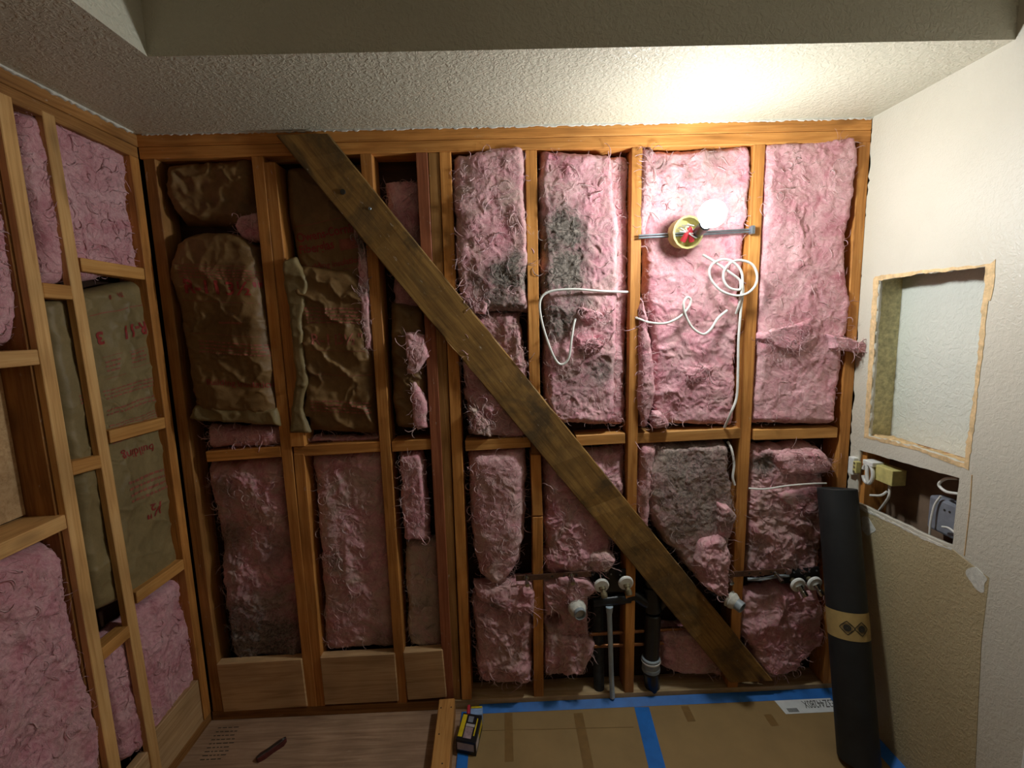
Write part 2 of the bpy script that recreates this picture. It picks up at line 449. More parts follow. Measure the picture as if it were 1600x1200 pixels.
# ragged plaster edge left where the wall board was torn off
def ragged_strip(name, pts, n, wid, th, mat, parent, axis):
    P = spline(pts, n); V, F = [], []
    for i, p in enumerate(P):
        a = wid * (.45 + .9 * random.random())
        down = np.array([0, 0, -1.]); o = np.array(axis) * th
        V += [p, p + down * a, p + o, p + down * a * .8 + o]
    for i in range(len(P) - 1):
        b = 4 * i
        F += [(b, b + 4, b + 5, b + 1), (b + 2, b + 3, b + 7, b + 6), (b + 1, b + 5, b + 7, b + 3), (b, b + 2, b + 6, b + 4)]
    return link(name, mesh_np(name, V, F), mat, parent)
ragged_strip('plaster_edge', [(.02, -.001, H), (.8, -.001, H), (1.6, -.001, H), (W, -.001, H)], 110, .006, .004, M['caulk'], ceo, (0, -1, 0))
ragged_strip('plaster_edge', [(.001, -.02, H), (.001, -.4, H), (.001, -.7, H)], 40, .008, .005, M['caulk'], ceo, (1, 0, 0))

wf = MB().box((-.14, YB - .1, 0), (W + .14, YB, ZC)).build('wall_front', M['plain_room']); tag(wf, kind='structure')

# back wall: dark sheathing behind, framing as its pieces
wb = MB().box((-.14, .092, 0), (W + .14, .13, H)).build('wall_back', M['sheath']); tag(wb, kind='structure')
SW = .038


def stud(name, top, bot, mat, w=SW, d=.089, y=0.0, z0=None, z1=None, parent=wb):
    a, b = at(*top, y=y), at(*bot, y=y)
    if z1 is not None: a = b + (a - b) * ((z1 - b[2]) / (a[2] - b[2]))
    if z0 is not None: b = a + (b - a) * ((z0 - a[2]) / (b[2] - a[2]))
    return board(name, a, b, w, d, mat, parent)


PT = H - .076                             # underside of the double top plate
SP = .038                                 # top of the sole plate
board('top_plate', (-.09, 0, H - .019), (W + .0, 0, H - .019), .038, .089, M['fir'], wb)
board('top_plate', (-.0, 0, H - .0575), (W + .0, 0, H - .0575), .037, .089, M['fir'], wb)
board('sole_plate', (0.0, 0, .019), (.93, 0, .019), .038, .09, M['fir_dark'], wb)
board('sole_plate', (.93, 0, .019), (W, 0, .019), .038, .09, M['sole'], wb)
stud('stud', (232, 245), (341, 1115), M['fir_dark'], z0=SP, z1=PT)
stud('stud', (401, 240), (487, 1100), M['fir'], z0=SP, z1=PT)
stud('nailer', (420, 250), (463, 668), M['fir'], y=.001, z1=2.035, z0=1.10)
stud('nailer', (467, 712), (499, 1090), M['fir'], y=.001, z1=1.045, z0=SP)
stud('stud', (571, 235), (628, 1095), M['fir'], z0=SP, z1=PT)
stud('stud', (658, 230), (701, 1088), M['fir_red'], z0=SP, z1=PT)
stud('stud', (677, 230), (712, 1088), M['fir_plaster'], w=.036, y=.003, z0=SP, z1=PT)
stud('stud', (695, 230), (729, 1088), M['fir'], w=.038, z0=SP, z1=PT)
stud('stud', (829.5, 225), (836, 640), M['fir'], z1=PT)
stud('stud', (837, 640), (838, 712), M['fir_dark'], y=.012, d=.075)
stud('stud', (837, 711), (840, 806), M['fir'])
stud('stud', (840, 808), (842, 1085), M['fir'], z0=SP)
stud('stud', (996, 217), (983, 1080), M['fir'], z0=SP, z1=PT, w=.036)
stud('stud', (1188, 212), (1146, 1060), M['fir'], z0=SP, z1=PT, w=.040)
stud('stud', (1353, 208), (1294, 1062), M['fir'], z0=SP, z1=PT)


def block(pl, pr, mat, h=.038, y=0.0, d=.089):
    a, b = at(*pl, y=y), at(*pr, y=y)
    return board('fire_block', a, b, h, d, mat, wb)


block((322, 714), (439, 706), M['fir'])
block((459, 706), (594, 698), M['fir'], y=.002)
block((612, 698), (676, 694), M['fir'], y=.004)
block((727, 697), (829, 691), M['pine_block'])
block((900, 689), (977, 685), M['pine_block'], y=.001)
block((996, 685), (1158, 677), M['pine_block'])
block((1178, 680), (1309, 676), M['pine_block'])
stud('nailer_block', (463, 676), (465, 698), M['fir'], w=.05, y=-.004)
for (x0, x1, yt, yb_, name) in (((343, 0), (473, 0), (1036, 1116), (1027, 1108), 'bottom_board'),
                                ((503, 0), (617, 0), (1024, 1106), (1019, 1099), 'bottom_board'),
                                ((633, 0), (692, 0), (1017, 1098), (1013, 1093), 'bottom_board')):
    a = at(x0[0], (yt[0] + yt[1]) / 2, y=-.004); b = at(x1[0] + 3, (yb_[0] + yb_[1]) / 2, y=-.004)
    board(name, a, b, .205, .035, M['plywood'], wb, bev=.004)
# long diagonal brace let in from the top plate to the sole plate
a, b = at(471, 209, y=-.022), at(1175, 1066, y=-.022)
board('diagonal_brace', a, b, .134, .021, M['brace'], wb, bev=.003, nick=.10, level_ends=True)
for px in ((536, 300), (578, 326)):
    p = at(*px, y=-.0225); MB().cyl(p, p + np.array([0, -.004, 0]), .009 if px[0] < 550 else .005, 10).build('bolt_hole' if px[0] < 550 else 'nail_head', M['ink' if px[0] < 550 else 'galv'], wb)

# left wall
wl = MB().box((-.15, YB, 0), (-.112, .1, H)).build('wall_left', M['sheath']); tag(wl, kind='structure')
NX = (1, 0, 0)


def lboard(name, y, z0, z1, w, x, d, mat, y2=None):
    return board(name, (x, y, z0), (x, y if y2 is None else y2, z1), w, d, mat, wl, NX)


lboard('top_plate', .09, H - .02, H - .02, .038, 0, .089, M['fir_dark'], y2=YB)
lboard('top_plate', .0, H - .058, H - .058, .037, -.002, .089, M['fir_dark'], y2=YB)
board('sole_plate', (-.004, 0, .019), (-.004, YB, .019), .038, .089, M['fir_dark'], wl, NX)
lboard('stud', -.020, SP, PT, .038, -.001, .089, M['fir'])
lboard('stud', -.424, SP, PT, .040, -.022, .089, M['fir_dark'])
lboard('stud', -.83, SP, PT, .038, -.022, .089, M['fir_dark'])
lboard('furring_strip', -.418, SP, 2.066, .038, 0, .021, M['pine'], y2=-.421)
lboard('furring_strip', -.277, SP, 2.068, .036, 0, .021, M['pine'], y2=-.309)
lboard('furring_strip', -.83, SP, 2.066, .038, 0, .021, M['pine'])
for (ya, yb_, z, za) in ((-.043, -.277, 1.682, 1.686), (-.04, -.268, 1.183, 1.190), (-.04, -.258, .665, .672),
                         (-.319, -.400, 1.606, 1.608), (-.303, -.400, 1.128, 1.136), (-.296, -.400, .590, .588),
                         (-.44, -.81, 1.440, 1.440), (-.44, -.81, 1.005, 1.005)):
    board('ladder_block', (-.001, ya, z), (-.001, yb_, za), .038, .040 if ya > -.42 else .11, M['pine'] if ya < -.42 else M['pine_block'], wl, NX)
board('bottom_board', (-.003, -.042, .125), (-.003, -.262, .125), .17, .03, M['plywood'], wl, NX, bev=.003)
board('bottom_board', (-.006, -.29, .105), (-.006, -.398, .105), .13, .03, M['plywood'], wl, NX, bev=.003)
MB().box((-.112, -.81, 1.03), (-.098, -.445, 1.42)).build('back_panel', M['plywood'], wl)
MB().box((-.02, YB, 0.04), (-.003, -.86, H - .08)).build('wall_board', M['plain_room'], wl)


# right wall: painted board with two cut openings (2D outlines in the y-z plane)
def sheet(name, outer, holes, x0, x1, mat, parent=None):
    cu = bpy.data.curves.new(name, 'CURVE'); cu.dimensions = '2D'; cu.fill_mode = 'BOTH'; cu.extrude = (x1 - x0) / 2
    for loop in [outer] + holes:
        s = cu.splines.new('POLY'); s.points.add(len(loop) - 1); s.use_cyclic_u = True
        for i, (y, z) in enumerate(loop): s.points[i].co = (y, z, 0, 1)
    t = bpy.data.objects.new('tmp', cu); COL.objects.link(t)
    dg = bpy.context.evaluated_depsgraph_get(); me = bpy.data.meshes.new_from_object(t.evaluated_get(dg)); me.name = name
    bpy.data.objects.remove(t); bpy.data.curves.remove(cu)
    xm = (x0 + x1) / 2
    for v in me.vertices:
        y, z, d = v.co; v.co = (xm + d, y, z)
    me.materials.clear()
    bm = bmesh.new(); bm.from_mesh(me); bmesh.ops.remove_doubles(bm, verts=bm.verts, dist=1e-5); bmesh.ops.recalc_face_normals(bm, faces=bm.faces); bm.to_mesh(me); bm.free()
    return link(name, me, mat, parent)


def rag(pts, step=.012, amp=.003, closed=True):
    out = []; n = len(pts)
    for i in range(n if closed else n - 1):
        a, b = np.array(pts[i]), np.array(pts[(i + 1) % n]); L = np.linalg.norm(b - a); k = max(1, int(L / step))
        for j in range(k):
            p = a + (b - a) * j / k
            if j: p = p + rng.normal(0, amp, 2)
            out.append(tuple(p))
    return out


def yz(px, py, x=W): p = at(px, py, x=x); return (p[1], p[2])


niche = [yz(1365, 436), yz(1368, 432), yz(1460, 420), yz(1548, 412), yz(1556, 405), yz(1554, 440), yz(1548, 470), yz(1545, 470), yz(1530, 600), yz(1514, 735), yz(1430, 703), yz(1350, 684), yz(1352, 655)]
niche_in = [yz(1373, 438), yz(1460, 425), yz(1540, 416), yz(1540, 445), yz(1536, 470), yz(1524, 600), yz(1507, 724), yz(1430, 698), yz(1357, 681)]
elec = [yz(1343, 703), yz(1420, 725), yz(1499, 747), yz(1493, 800), yz(1488, 852), yz(1440, 835), yz(1400, 815), yz(1337, 786)]
low = [(.0, .792), yz(1337, 789), yz(1400, 818), yz(1440, 838), yz(1488, 857), yz(1506, 872), yz(1546, 903), yz(1534, 1000), yz(1524, 1200), (-.545, .0), (.0, .0)]
ledge = [(0.0, H + .33)] + rag([(-.001, H - .001), (.004, 1.7), (.002, 1.3), (-.004, 1.0), (.0, .795)], .014, .0035, closed=False)
outer = ledge + [low[0]] + low[1:4] + low[4:] [:1] + low[5:10] + [(YB, 0), (YB, H + .33)]
outer = [p for i, p in enumerate(outer)]
wr = sheet('wall_right', outer, [rag(niche_in, .012, .0018), rag(elec, .02, .0012)][:1] + [rag([elec[0], elec[1], elec[2], elec[3], elec[4], (elec[5][0], elec[5][1] + .004), (elec[6][0], elec[6][1] + .004), (elec[7][0], elec[7][1] + .004)], .02, .001)], W, W + .013, M['wall'])
tag(wr, kind='structure')
sheet('lower_panel', [(a, b - .0012) for a, b in low], [], W - .0015, W + .0125, M['wall_tan'], wr)
sheet('panel_edge', rag([low[1], low[2], low[3], low[4], (low[4][0], low[4][1] - .006), (low[3][0], low[3][1] - .007), (low[2][0], low[2][1] - .006), (low[1][0], low[1][1] - .006)], .01, .0012), [], W - .0022, W + .012, M['caulk'], wr)
sheet('torn_paper_edge', rag(niche, .014, .0012), [rag([(y, z) for y, z in niche_in], .012, .0018)], W - .0012, W + .0004, M['torn'], wr)
# boxes of the openings
ny0, nz0 = niche_in[0]; XB = W + .095
MB().box((W + .013, -.062, 1.03), (XB, -.050, 1.64)).build('niche_side', M['niche_side'], wr)
MB().box((XB, -.60, .99), (XB + .012, .09, 1.68)).build('niche_back', M['niche_back'], wr)
MB().box((W + .013, -.60, 1.605), (XB, -.0621, 1.64)).build('niche_top', M['drybrown'], wr)
MB().box((W + .013, -.47, 1.02), (XB, -.44, 1.605)).build('niche_side', M['niche_side'], wr)
MB().box((W + .013, -.60, 1.015), (XB, -.0621, 1.052)).build('niche_ledge', M['fir_dark'], wr)
V, F = [], []                             # broken gypsum along the ledge
for i in range(50):
    t = i / 49; y = -.066 - t * .37; zt = 1.053
    V += [(W + .001, y, zt + random.uniform(0, .006)), (W + .02 + random.uniform(0, .02), y, zt + random.uniform(.004, .012)), (XB - random.uniform(.01, .05), y, zt + random.uniform(0, .007)), (W + .001, y, zt - .004), (XB, y, zt - .003)]
for i in range(49):
    b = 5 * i; F += [(b, b + 1, b + 6, b + 5), (b + 1, b + 2, b + 7, b + 6), (b + 2, b + 4, b + 9, b + 7), (b, b + 5, b + 8, b + 3)]
link('broken_gypsum', mesh_np('broken_gypsum', V, F), M['torn'], wr)
MB().box((W + .10, -.62, .0), (W + .112, .09, 1.0)).build('cavity_back', M['drybrown'], wr)
board('stud', (W + .0135, -.040, 0.0), (W + .0135, -.040, 1.015), .05, .086, M['fir'], wr, (-1, 0, 0))
board('stud', (W + .0135, -.56, 0.0), (W + .0135, -.56, 2.2), .038, .08, M['fir_dark'], wr, (-1, 0, 0))
# putty marks on the lower panel and hairline crack
for (px, py, ry, rz) in ((1528, 905, .026, .030), (1356, 822, .030, .028)):
    yc, zc = yz(px, py); loop = [(yc + ry * (1 + .25 * math.sin(3 * a + px)) * math.cos(a), zc + rz * (1 + .2 * math.sin(2 * a + py)) * math.sin(a)) for a in np.linspace(0, 2 * math.pi, 28, endpoint=False)]
    sheet('putty_patch', loop, [], W - .0024, W + .001, M['putty'], wr)
cr = [yz(1519, 742), yz(1516, 790), yz(1512, 825), yz(1507, 868)]
MB().tube([(W - .0004, y, z) for y, z in cr], .0016, 5).build('crack_line', M['torn'], wr)
tr = MB().box((W - .018, -.80, 0), (W, -.655, 2.05)).build('trim_1', M['white'], None, bevel=.003); tag(tr, kind='structure')


# ------------------------------------------------------------------ fibreglass batts
def curve_pts(P, n):
    P = np.array(P, float); d = np.r_[0, np.cumsum(np.linalg.norm(np.diff(P, axis=0), axis=1))]; d /= d[-1]
    t = np.linspace(0, 1, n); return np.stack([np.interp(t, d, P[:, k]) for k in range(3)], 1)


BATT_SEED = [11]


class Batt: pass


def batt(name, label, Lp, Rp, face=0.01, thick=.05, rnd=.03, amp=.012, plane='y', style='pink', res=.0045,
         grime_shade=(), dust=.5, holes=(), cat='insulation', group=None, warp=.006, fibres=1.0, parent=None, mat=None, swell=0.0, sag=0.0):
    BATT_SEED[0] += 13; sd = BATT_SEED[0]
    kw = {plane: face}
    A = [at(*p, **kw) for p in Lp]; B = [at(*p, **kw) for p in Rp]
    nrm = np.array([0, -1., 0]) if plane == 'y' else np.array([1., 0, 0])
    la = sum(np.linalg.norm(np.array(A[i + 1]) - A[i]) for i in range(len(A) - 1)); lb = sum(np.linalg.norm(np.array(B[i + 1]) - B[i]) for i in range(len(B) - 1))
    nt_ = max(10, int(max(la, lb) / res)); CA, CB = curve_pts(A, nt_), curve_pts(B, nt_)
    wid = np.linalg.norm(CB - CA, axis=1); nu = max(10, int(wid.max() / res))
    u = np.linspace(0, 1, nu); t = np.linspace(0, 1, nt_)
    # denser sampling near the rim, where the batt rounds over
    u = .5 - .5 * np.cos(np.pi * u) * (.35) - .65 * (.5 - u) if False else u
    P = CA[:, None, :] * (1 - u)[None, :, None] + CB[:, None, :] * u[None, :, None]
    ax_w = (CB - CA).mean(0); ax_w /= np.linalg.norm(ax_w); ax_t = np.cross(nrm, ax_w)
    if ax_t[2] > 0: ax_t = -ax_t
    a = (P @ ax_w); b = (P @ ax_t)
    Wm, Hm = wid.mean(), max(la, lb)
    eu = np.minimum(u, 1 - u)[None, :] * wid[:, None]; et = np.minimum(t, 1 - t)[:, None] * Hm
    def q(e): k = np.clip(e / rnd, 0, 1); return np.sqrt(np.clip(1 - (1 - k) ** 2, 0, 1))
    prof = q(eu) * q(et)
    # lumps
    wa = fbm(a * 14, b * 14, sd + 1, 3) - .5; wb_ = fbm(a * 14, b * 14, sd + 2, 3) - .5
    a2, b2 = a + .05 * wa, b + .05 * wb_
    if style == 'pink':
        wa2 = fbm(a * 9 + 5, b * 9, sd + 21, 4) - .5; wb2 = fbm(a * 9, b * 9 + 5, sd + 22, 4) - .5
        a3, b3 = a + .13 * wa2, b + .13 * wb2
        rdg = lambda f_, s_: (1 - np.abs(2 * vn(a3 * f_, b3 * f_ * .8, s_) - 1)) ** 2
        h = 2.0 * (fbm(a2 * 5.5, b2 * 5.5, sd + 3, 2) - .5) + .75 * (rdg(6.5, sd + 4) - .35) + .28 * (rdg(17, sd + 5) - .35) + .16 * (rdg(44, sd + 15) - .35) + .55 * (.35 - billow(a2 * 20, b2 * 20, sd + 16, 3, .6)) + .5 * (fbm(a3 * 100, b3 * 100, sd + 8, 3, .75) - .5)
    else:
        rot = .6; ar, br = a * math.cos(rot) + b * math.sin(rot), -a * math.sin(rot) + b * math.cos(rot)
        f1 = np.abs(2 * vn(ar * 6 + 1.2 * wa, br * 13 + 1.2 * wb_, sd + 3) - 1); f2 = np.abs(2 * vn(ar * 15 + wa, br * 11 + wb_, sd + 4) - 1); f3 = np.abs(2 * vn(a * 34 + wa * 2, b * 28, sd + 6) - 1)
        h = 1.5 * (fbm(a * 4, b * 4, sd + 5, 2) - .5) + 1.1 * (.45 - f1 ** .6) + .55 * (.45 - f2 ** .7) + .22 * (.45 - f3)
    disp = thick * prof + amp * h * np.clip(prof * 1.3, 0, 1) + swell * np.sin(np.pi * u)[None, :] * np.sin(np.pi * t)[:, None] + sag * (t ** 2)[:, None] * prof
    for (hx, hy, hr, hd) in holes:
        c = at(hx, hy, **kw); dd = np.linalg.norm(P - c, axis=2) + .004 * (fbm(a * 60, b * 60, sd + 9, 2) - .5)
        disp -= hd * np.clip((hr * 1.12 - dd) / (hr * .16), 0, 1)
    jw = warp * 2 * (fbm(a * 26, b * 26, sd + 6, 3) - .5); jt = warp * 2 * (fbm(a * 26, b * 26, sd + 7, 3) - .5)
    if style == 'pink':
        jw = jw + .016 * (fbm(a * 11, b * 11, sd + 31, 2) - .5) + .004 * (fbm(a * 90, b * 90, sd + 32, 2) - .5); jt = jt + .016 * (fbm(a * 11, b * 11, sd + 33, 2) - .5) + .005 * (fbm(a * 90, b * 90, sd + 34, 2) - .5)
    S = P + ax_w * jw[..., None] + ax_t * jt[..., None] + nrm * (disp - thick)[..., None]
    cut = np.zeros(a.shape, bool)
    for (hx, hy, hr, hd) in holes: cut |= np.linalg.norm(P - at(hx, hy, **kw), axis=2) < hr * .9
    g = np.zeros_like(a)
    for (gx, gy, gr, gs) in grime_shade:
        c = at(gx, gy, **kw); dd = np.linalg.norm(P - c, axis=2); dd = dd * (.55 + .9 * fbm(a * 18 + 3, b * 18, sd + 12, 4))
        g = np.maximum(g, gs * np.clip((1.25 * gr - dd) / (.8 * gr), 0, 1))
    V = S.reshape(-1, 3); idx = np.arange(nt_ * nu).reshape(nt_, nu)
    Q = np.stack([idx[:-1, :-1], idx[1:, :-1], idx[1:, 1:], idx[:-1, 1:]], -1).reshape(-1, 4)
    if holes: Q = Q[~cut.ravel()[Q].all(1)]
    rim = np.r_[idx[0, :-1], idx[:-1, -1], idx[-1, :0:-1], idx[:0:-1, 0]]
    if plane == 'y': dback = np.maximum(.0, np.minimum(.012, .089 - V[rim][:, 1]))[:, None]
    else: dback = np.maximum(.0, np.minimum(.012, V[rim][:, 0] + .109))[:, None]
    back = V[rim] - nrm * dback; n0 = len(V); k = len(rim)
    V2 = np.vstack([V, back, back.mean(0)[None]])
    i = np.arange(k); Q2 = np.stack([rim, rim[(i + 1) % k], n0 + (i + 1) % k, n0 + i], -1)
    Q3 = np.stack([n0 + i, n0 + (i + 1) % k, np.full(k, n0 + k), np.full(k, n0 + k)], -1)
    me = bpy.data.meshes.new(name)
    allq = np.vstack([Q, Q2]); nq = len(allq); tri = Q3[:, :3]
    me.vertices.add(len(V2)); me.vertices.foreach_set('co', V2.astype(np.float32).ravel())
    me.loops.add(nq * 4 + len(tri) * 3); me.loops.foreach_set('vertex_index', np.r_[allq.ravel(), tri.ravel()].astype(np.int32))
    me.polygons.add(nq + len(tri))
    me.polygons.foreach_set('loop_start', np.r_[np.arange(nq) * 4, nq * 4 + np.arange(len(tri)) * 3].astype(np.int32))
    me.polygons.foreach_set('loop_total', np.r_[np.full(nq, 4), np.full(len(tri), 3)].astype(np.int32))
    me.update(calc_edges=True)
    ga = me.attributes.new('grime_shade', 'FLOAT', 'POINT'); ga.data.foreach_set('value', np.r_[g.ravel(), np.zeros(k + 1)].astype(np.float32))
    da = me.attributes.new('dust', 'FLOAT', 'POINT'); da.data.foreach_set('value', np.full(len(V2), dust, np.float32))
    mt = mat or (M['pink'] if style == 'pink' else M['kraft'])
    o = link(name, me, mt, parent, True)
    if plane == 'x': me.flip_normals()
    if parent is None: tag(o, label, cat, group)
    r = Batt(); r.o, r.S, r.u, r.t, r.Wm, r.Hm, r.nrm, r.axw, r.axt, r.g = o, S, u, t, Wm, Hm, nrm, ax_w, ax_t, g
    if style == 'pink' and fibres > 0:
        nst = int(min(700, 6500 * Wm * Hm) * fibres * .8) + 10
        VV, FF, gg = [], [], []
        for q_ in range(nst):
            big = q_ % 7 == 0; ns = 9 if big else 7
            if q_ % 4 == 0: iu = random.choice((random.randrange(0, 4), random.randrange(nu - 4, nu))); it = random.randrange(1, nt_ - 1)
            else: iu, it = random.randrange(2, nu - 2), random.randrange(2, nt_ - 2)
            p = S[it, iu] + nrm * .0008; ang = random.uniform(0, 2 * math.pi); cv = random.uniform(-.55, .55); stp = random.uniform(.003, .007) * (1.25 if big else 1); lift = random.uniform(.0, .0028)
            pts = []
            for s_ in range(ns):
                pts.append(p.copy()); ang += cv + random.gauss(0, .22); p = p + (ax_w * math.cos(ang) + ax_t * math.sin(ang)) * stp + nrm * (lift * (1 - 2.2 * s_ / ns))
            rr = random.uniform(.0011, .0022) if big else random.uniform(.0004, .0009)
            b0 = len(VV)
            for s_, pp in enumerate(pts):
                w_ = rr * math.sin(math.pi * (s_ + .6) / (ns + .2)) ** .7
                VV += [pp + ax_w * w_, pp - ax_w * w_ * .5 + ax_t * w_ * .87, pp - ax_w * w_ * .5 - ax_t * w_ * .87 + nrm * w_]
                gg += [g[it, iu]] * 3
            for s_ in range(ns - 1):
                for c in range(3): FF.append((b0 + 3 * s_ + c, b0 + 3 * s_ + (c + 1) % 3, b0 + 3 * s_ + 3 + (c + 1) % 3, b0 + 3 * s_ + 3 + c))
        fm = fast_quads('loose_fibres', VV, FF)
        fo = link('loose_fibres', fm, M['fluff'], o, True); fo['kind'] = 'stuff'
        if len(fm.vertices) == len(gg):
            ga = fm.attributes.new('grime_shade', 'FLOAT', 'POINT'); ga.data.foreach_set('value', np.array(gg, np.float32))
            da = fm.attributes.new('dust', 'FLOAT', 'POINT'); da.data.foreach_set('value', np.full(len(gg), dust * .8, np.float32))
    return r


def text_mesh(body, bold=0.0):
    cu = bpy.data.curves.new('t', 'FONT'); cu.body = body; cu.size = 1; cu.align_x = 'CENTER'; cu.align_y = 'CENTER'; cu.offset = bold; cu.resolution_u = 3
    o = bpy.data.objects.new('t', cu); COL.objects.link(o)
    dg = bpy.context.evaluated_depsgraph_get(); me = bpy.data.meshes.new_from_object(o.evaluated_get(dg))
    bm = bmesh.new(); bm.from_mesh(me); bmesh.ops.triangulate(bm, faces=bm.faces)
    bmesh.ops.subdivide_edges(bm, edges=[e for e in bm.edges if e.calc_length() > .25], cuts=2)
    bmesh.ops.triangulate(bm, faces=bm.faces)
    V = np.array([v.co[:] for v in bm.verts]); F = [tuple(v.index for v in f.verts) for f in bm.faces]
    bm.free(); bpy.data.meshes.remove(me); bpy.data.objects.remove(o); bpy.data.curves.remove(cu)
    return V, F


class Ink:
    """flat print that follows the paper of one batt"""
    def __init__(s, r): s.r, s.v, s.f, s.todo = r, [], [], []
    def pos(s, u, t):
        r = s.r; nt_, nu = len(r.t), len(r.u)
        x, y = np.clip(u * (nu - 1), 0, nu - 1.001), np.clip(t * (nt_ - 1), 0, nt_ - 1.001); i, j = int(x), int(y); fx, fy = x - i, y - j
        S = r.S; p = (S[j, i] * (1 - fx) + S[j, i + 1] * fx) * (1 - fy) + (S[j + 1, i] * (1 - fx) + S[j + 1, i + 1] * fx) * fy
        return p + r.nrm * .0016
    def put(s, V, F, u0, t0, k, rot=0, kx=1.0):
        c, sn = math.cos(rot), math.sin(rot); b = len(s.v)
        for v in V:
            x, z = v[0] * k * kx, v[1] * k; x, z = x * c - z * sn, x * sn + z * c
            s.v.append(s.pos(u0 + x / s.r.Wm, t0 - z / s.r.Hm))
        s.f += [tuple(i + b for i in f) for f in F]
    def text(s, body, u0, t0, h, rot=0, bold=.02, kx=1.0, mat=None):
        V, F = text_mesh(body, bold); keep = s.v, s.f; s.v, s.f = [], []; s.put(V, F, u0, t0, h, rot, kx)
        s.todo.append((s.v, s.f)); s.v, s.f = keep
    def line(s, u0, t0, w, h=.0016, rot=0):
        n = 14; V = [((i / n - .5) * w, (j - .5) * h) for i in range(n + 1) for j in (0, 1)]; F = [(2 * i, 2 * i + 2, 2 * i + 3, 2 * i + 1) for i in range(n)]
        s.put(V, F, u0, t0, 1, rot)
    def para(s, u0, t0, w, rows, pitch, rot=0):
        for k in range(rows):
            x = -w / 2
            while x < w / 2 - .008:
                l = random.uniform(.006, .022); l = min(l, w / 2 - x)
                dx, dz = x + l / 2, -k * pitch
                if rot: dx, dz = -dx, -dz
                s.line(u0 + dx / s.r.Wm, t0 - dz / s.r.Hm, l, pitch * .38); x += l + .004
    def done(s, mat, fine=None):
        for v, f in s.todo: link('printed_text', mesh_np('printed_text', v, f), mat, s.r.o)
        o = link('fine_print', mesh_np('fine_print', s.v, s.f), fine or M['red_ink_pale'], s.r.o); o['kind'] = 'stuff'


# ---- bay beside the left corner
batt('kraft_batt', 'crumpled kraft-faced batt wedged under the top plate of leftmost bay', [(249, 252), (249, 300), (272, 346)], [(393, 240), (397, 300), (404, 352)], face=.012, thick=.07, rnd=.05, amp=.022, style='kraft', warp=.004, fibres=0)
batt('insulation_tuft', 'dim pink tuft squeezed between two kraft batts in leftmost bay', [(372, 338), (365, 355), (378, 375)], [(404, 330), (408, 355), (409, 378)], face=.02, thick=.03, rnd=.02, amp=.006, dust=.5)
r = batt('kraft_batt', 'bulging kraft paper batt printed R-11 in leftmost bay of back wall', [(296, 358), (262, 380), (252, 420), (262, 480), (283, 560), (294, 625), (290, 654)], [(362, 360), (398, 385), (408, 430), (417, 490), (427, 560), (433, 620), (439, 664)], face=-.012, thick=.075, rnd=.06, amp=.017, style='kraft', warp=.003, fibres=0, swell=.01)
ik = Ink(r)
ik.text('R-11', .40, .335, .062, bold=.03); ik.text('3½"', .80, .335, .062, bold=.02)
ik.line(.58, .40, .30); ik.line(.62, .56, .30); ik.line(.55, .225, .32); ik.para(.60, .245, .26, 4, .010); ik.para(.62, .60, .24, 4, .012); ik.line(.62, .50, .08, .006)
ik.text('Building Insulation', .62, .80, .03, bold=.0)
ik.done(M['red_ink'])
batt('insulation_strip', 'thin rolled pink strip lying on fire block in leftmost bay', [(316, 668), (316, 685), (320, 703)], [(435, 668), (436, 682), (436, 698)], face=.008, thick=.05, rnd=.03, amp=.010, dust=.35)
batt('insulation_batt', 'dusty mauve batt sunk deep in leftmost lower bay', [(318, 728), (326, 770), (340, 860), (352, 950), (358, 1040)], [(448, 716), (452, 800), (462, 900), (472, 1030)], face=.028, thick=.05, rnd=.05, amp=.022, dust=.9, grime_shade=[(350, 850, .09, .7), (390, 980, .18, .8), (350, 760, .06, .5), (420, 1010, .18, 1.0), (430, 860, .07, .5), (360, 1010, .15, 1.1)])  # dirt patches also paint in the bay's dark shadow, blackest near the bottom
# ---- second bay
r = batt('kraft_batt', 'kraft batt with dark red print under top plate left of brace', [(441, 258), (444, 330), (456, 390), (470, 450)], [(568, 250), (572, 330), (576, 400), (577, 450)], face=.03, thick=.05, rnd=.035, amp=.010, style='kraft', warp=.003, fibres=0)
ik = Ink(r); e = .14
ik.line(.52, .455, .26, .002, e)
ik.text('Owens-Corning', .50, .55, .042, e, .02, .82); ik.text('Fiberglas', .32, .665, .042, e, .02, .85)
V_ = [(x, z) for x in (-.5, .5) for z in (-.5, .5)]
for k in range(10): ik.line(.79, .60 + k * .009, .085, .0035, e)
ik.text('building insulation', .52, .80, .03, e, .01, .95); ik.line(.52, .86, .24, .002, e)
ik.done(M['red_ink'])
r = batt('kraft_batt', 'wrinkled kraft paper batt with torn pale flange in second bay', [(445, 410), (452, 470), (462, 540), (466, 590), (456, 676)], [(545, 420), (575, 450), (582, 560), (587, 640), (590, 684)], face=-.004, thick=.065, rnd=.045, amp=.016, style='kraft', warp=.004, fibres=0)
ik = Ink(r)
ik.text('R-11', .40, .44, .052, bold=.015); ik.text('3½"', .72, .435, .052, bold=.01); ik.line(.58, .50, .2); ik.line(.58, .64, .2); ik.para(.56, .26, .2, 5, .012); ik.para(.56, .80, .2, 4, .012)
ik.done(M['red_ink_pale'])
batt('', '', [(441, 405), (441, 440), (452, 500), (455, 545), (460, 590), (452, 640), (452, 677)], [(460, 400), (478, 440), (470, 500), (472, 550), (478, 600), (470, 640), (482, 678)], face=-.014, thick=.012, rnd=.012, amp=.009, style='kraft', mat=M['kraft_pale'], parent=r.o, warp=.006, fibres=0).o.name = 'paper_flange'
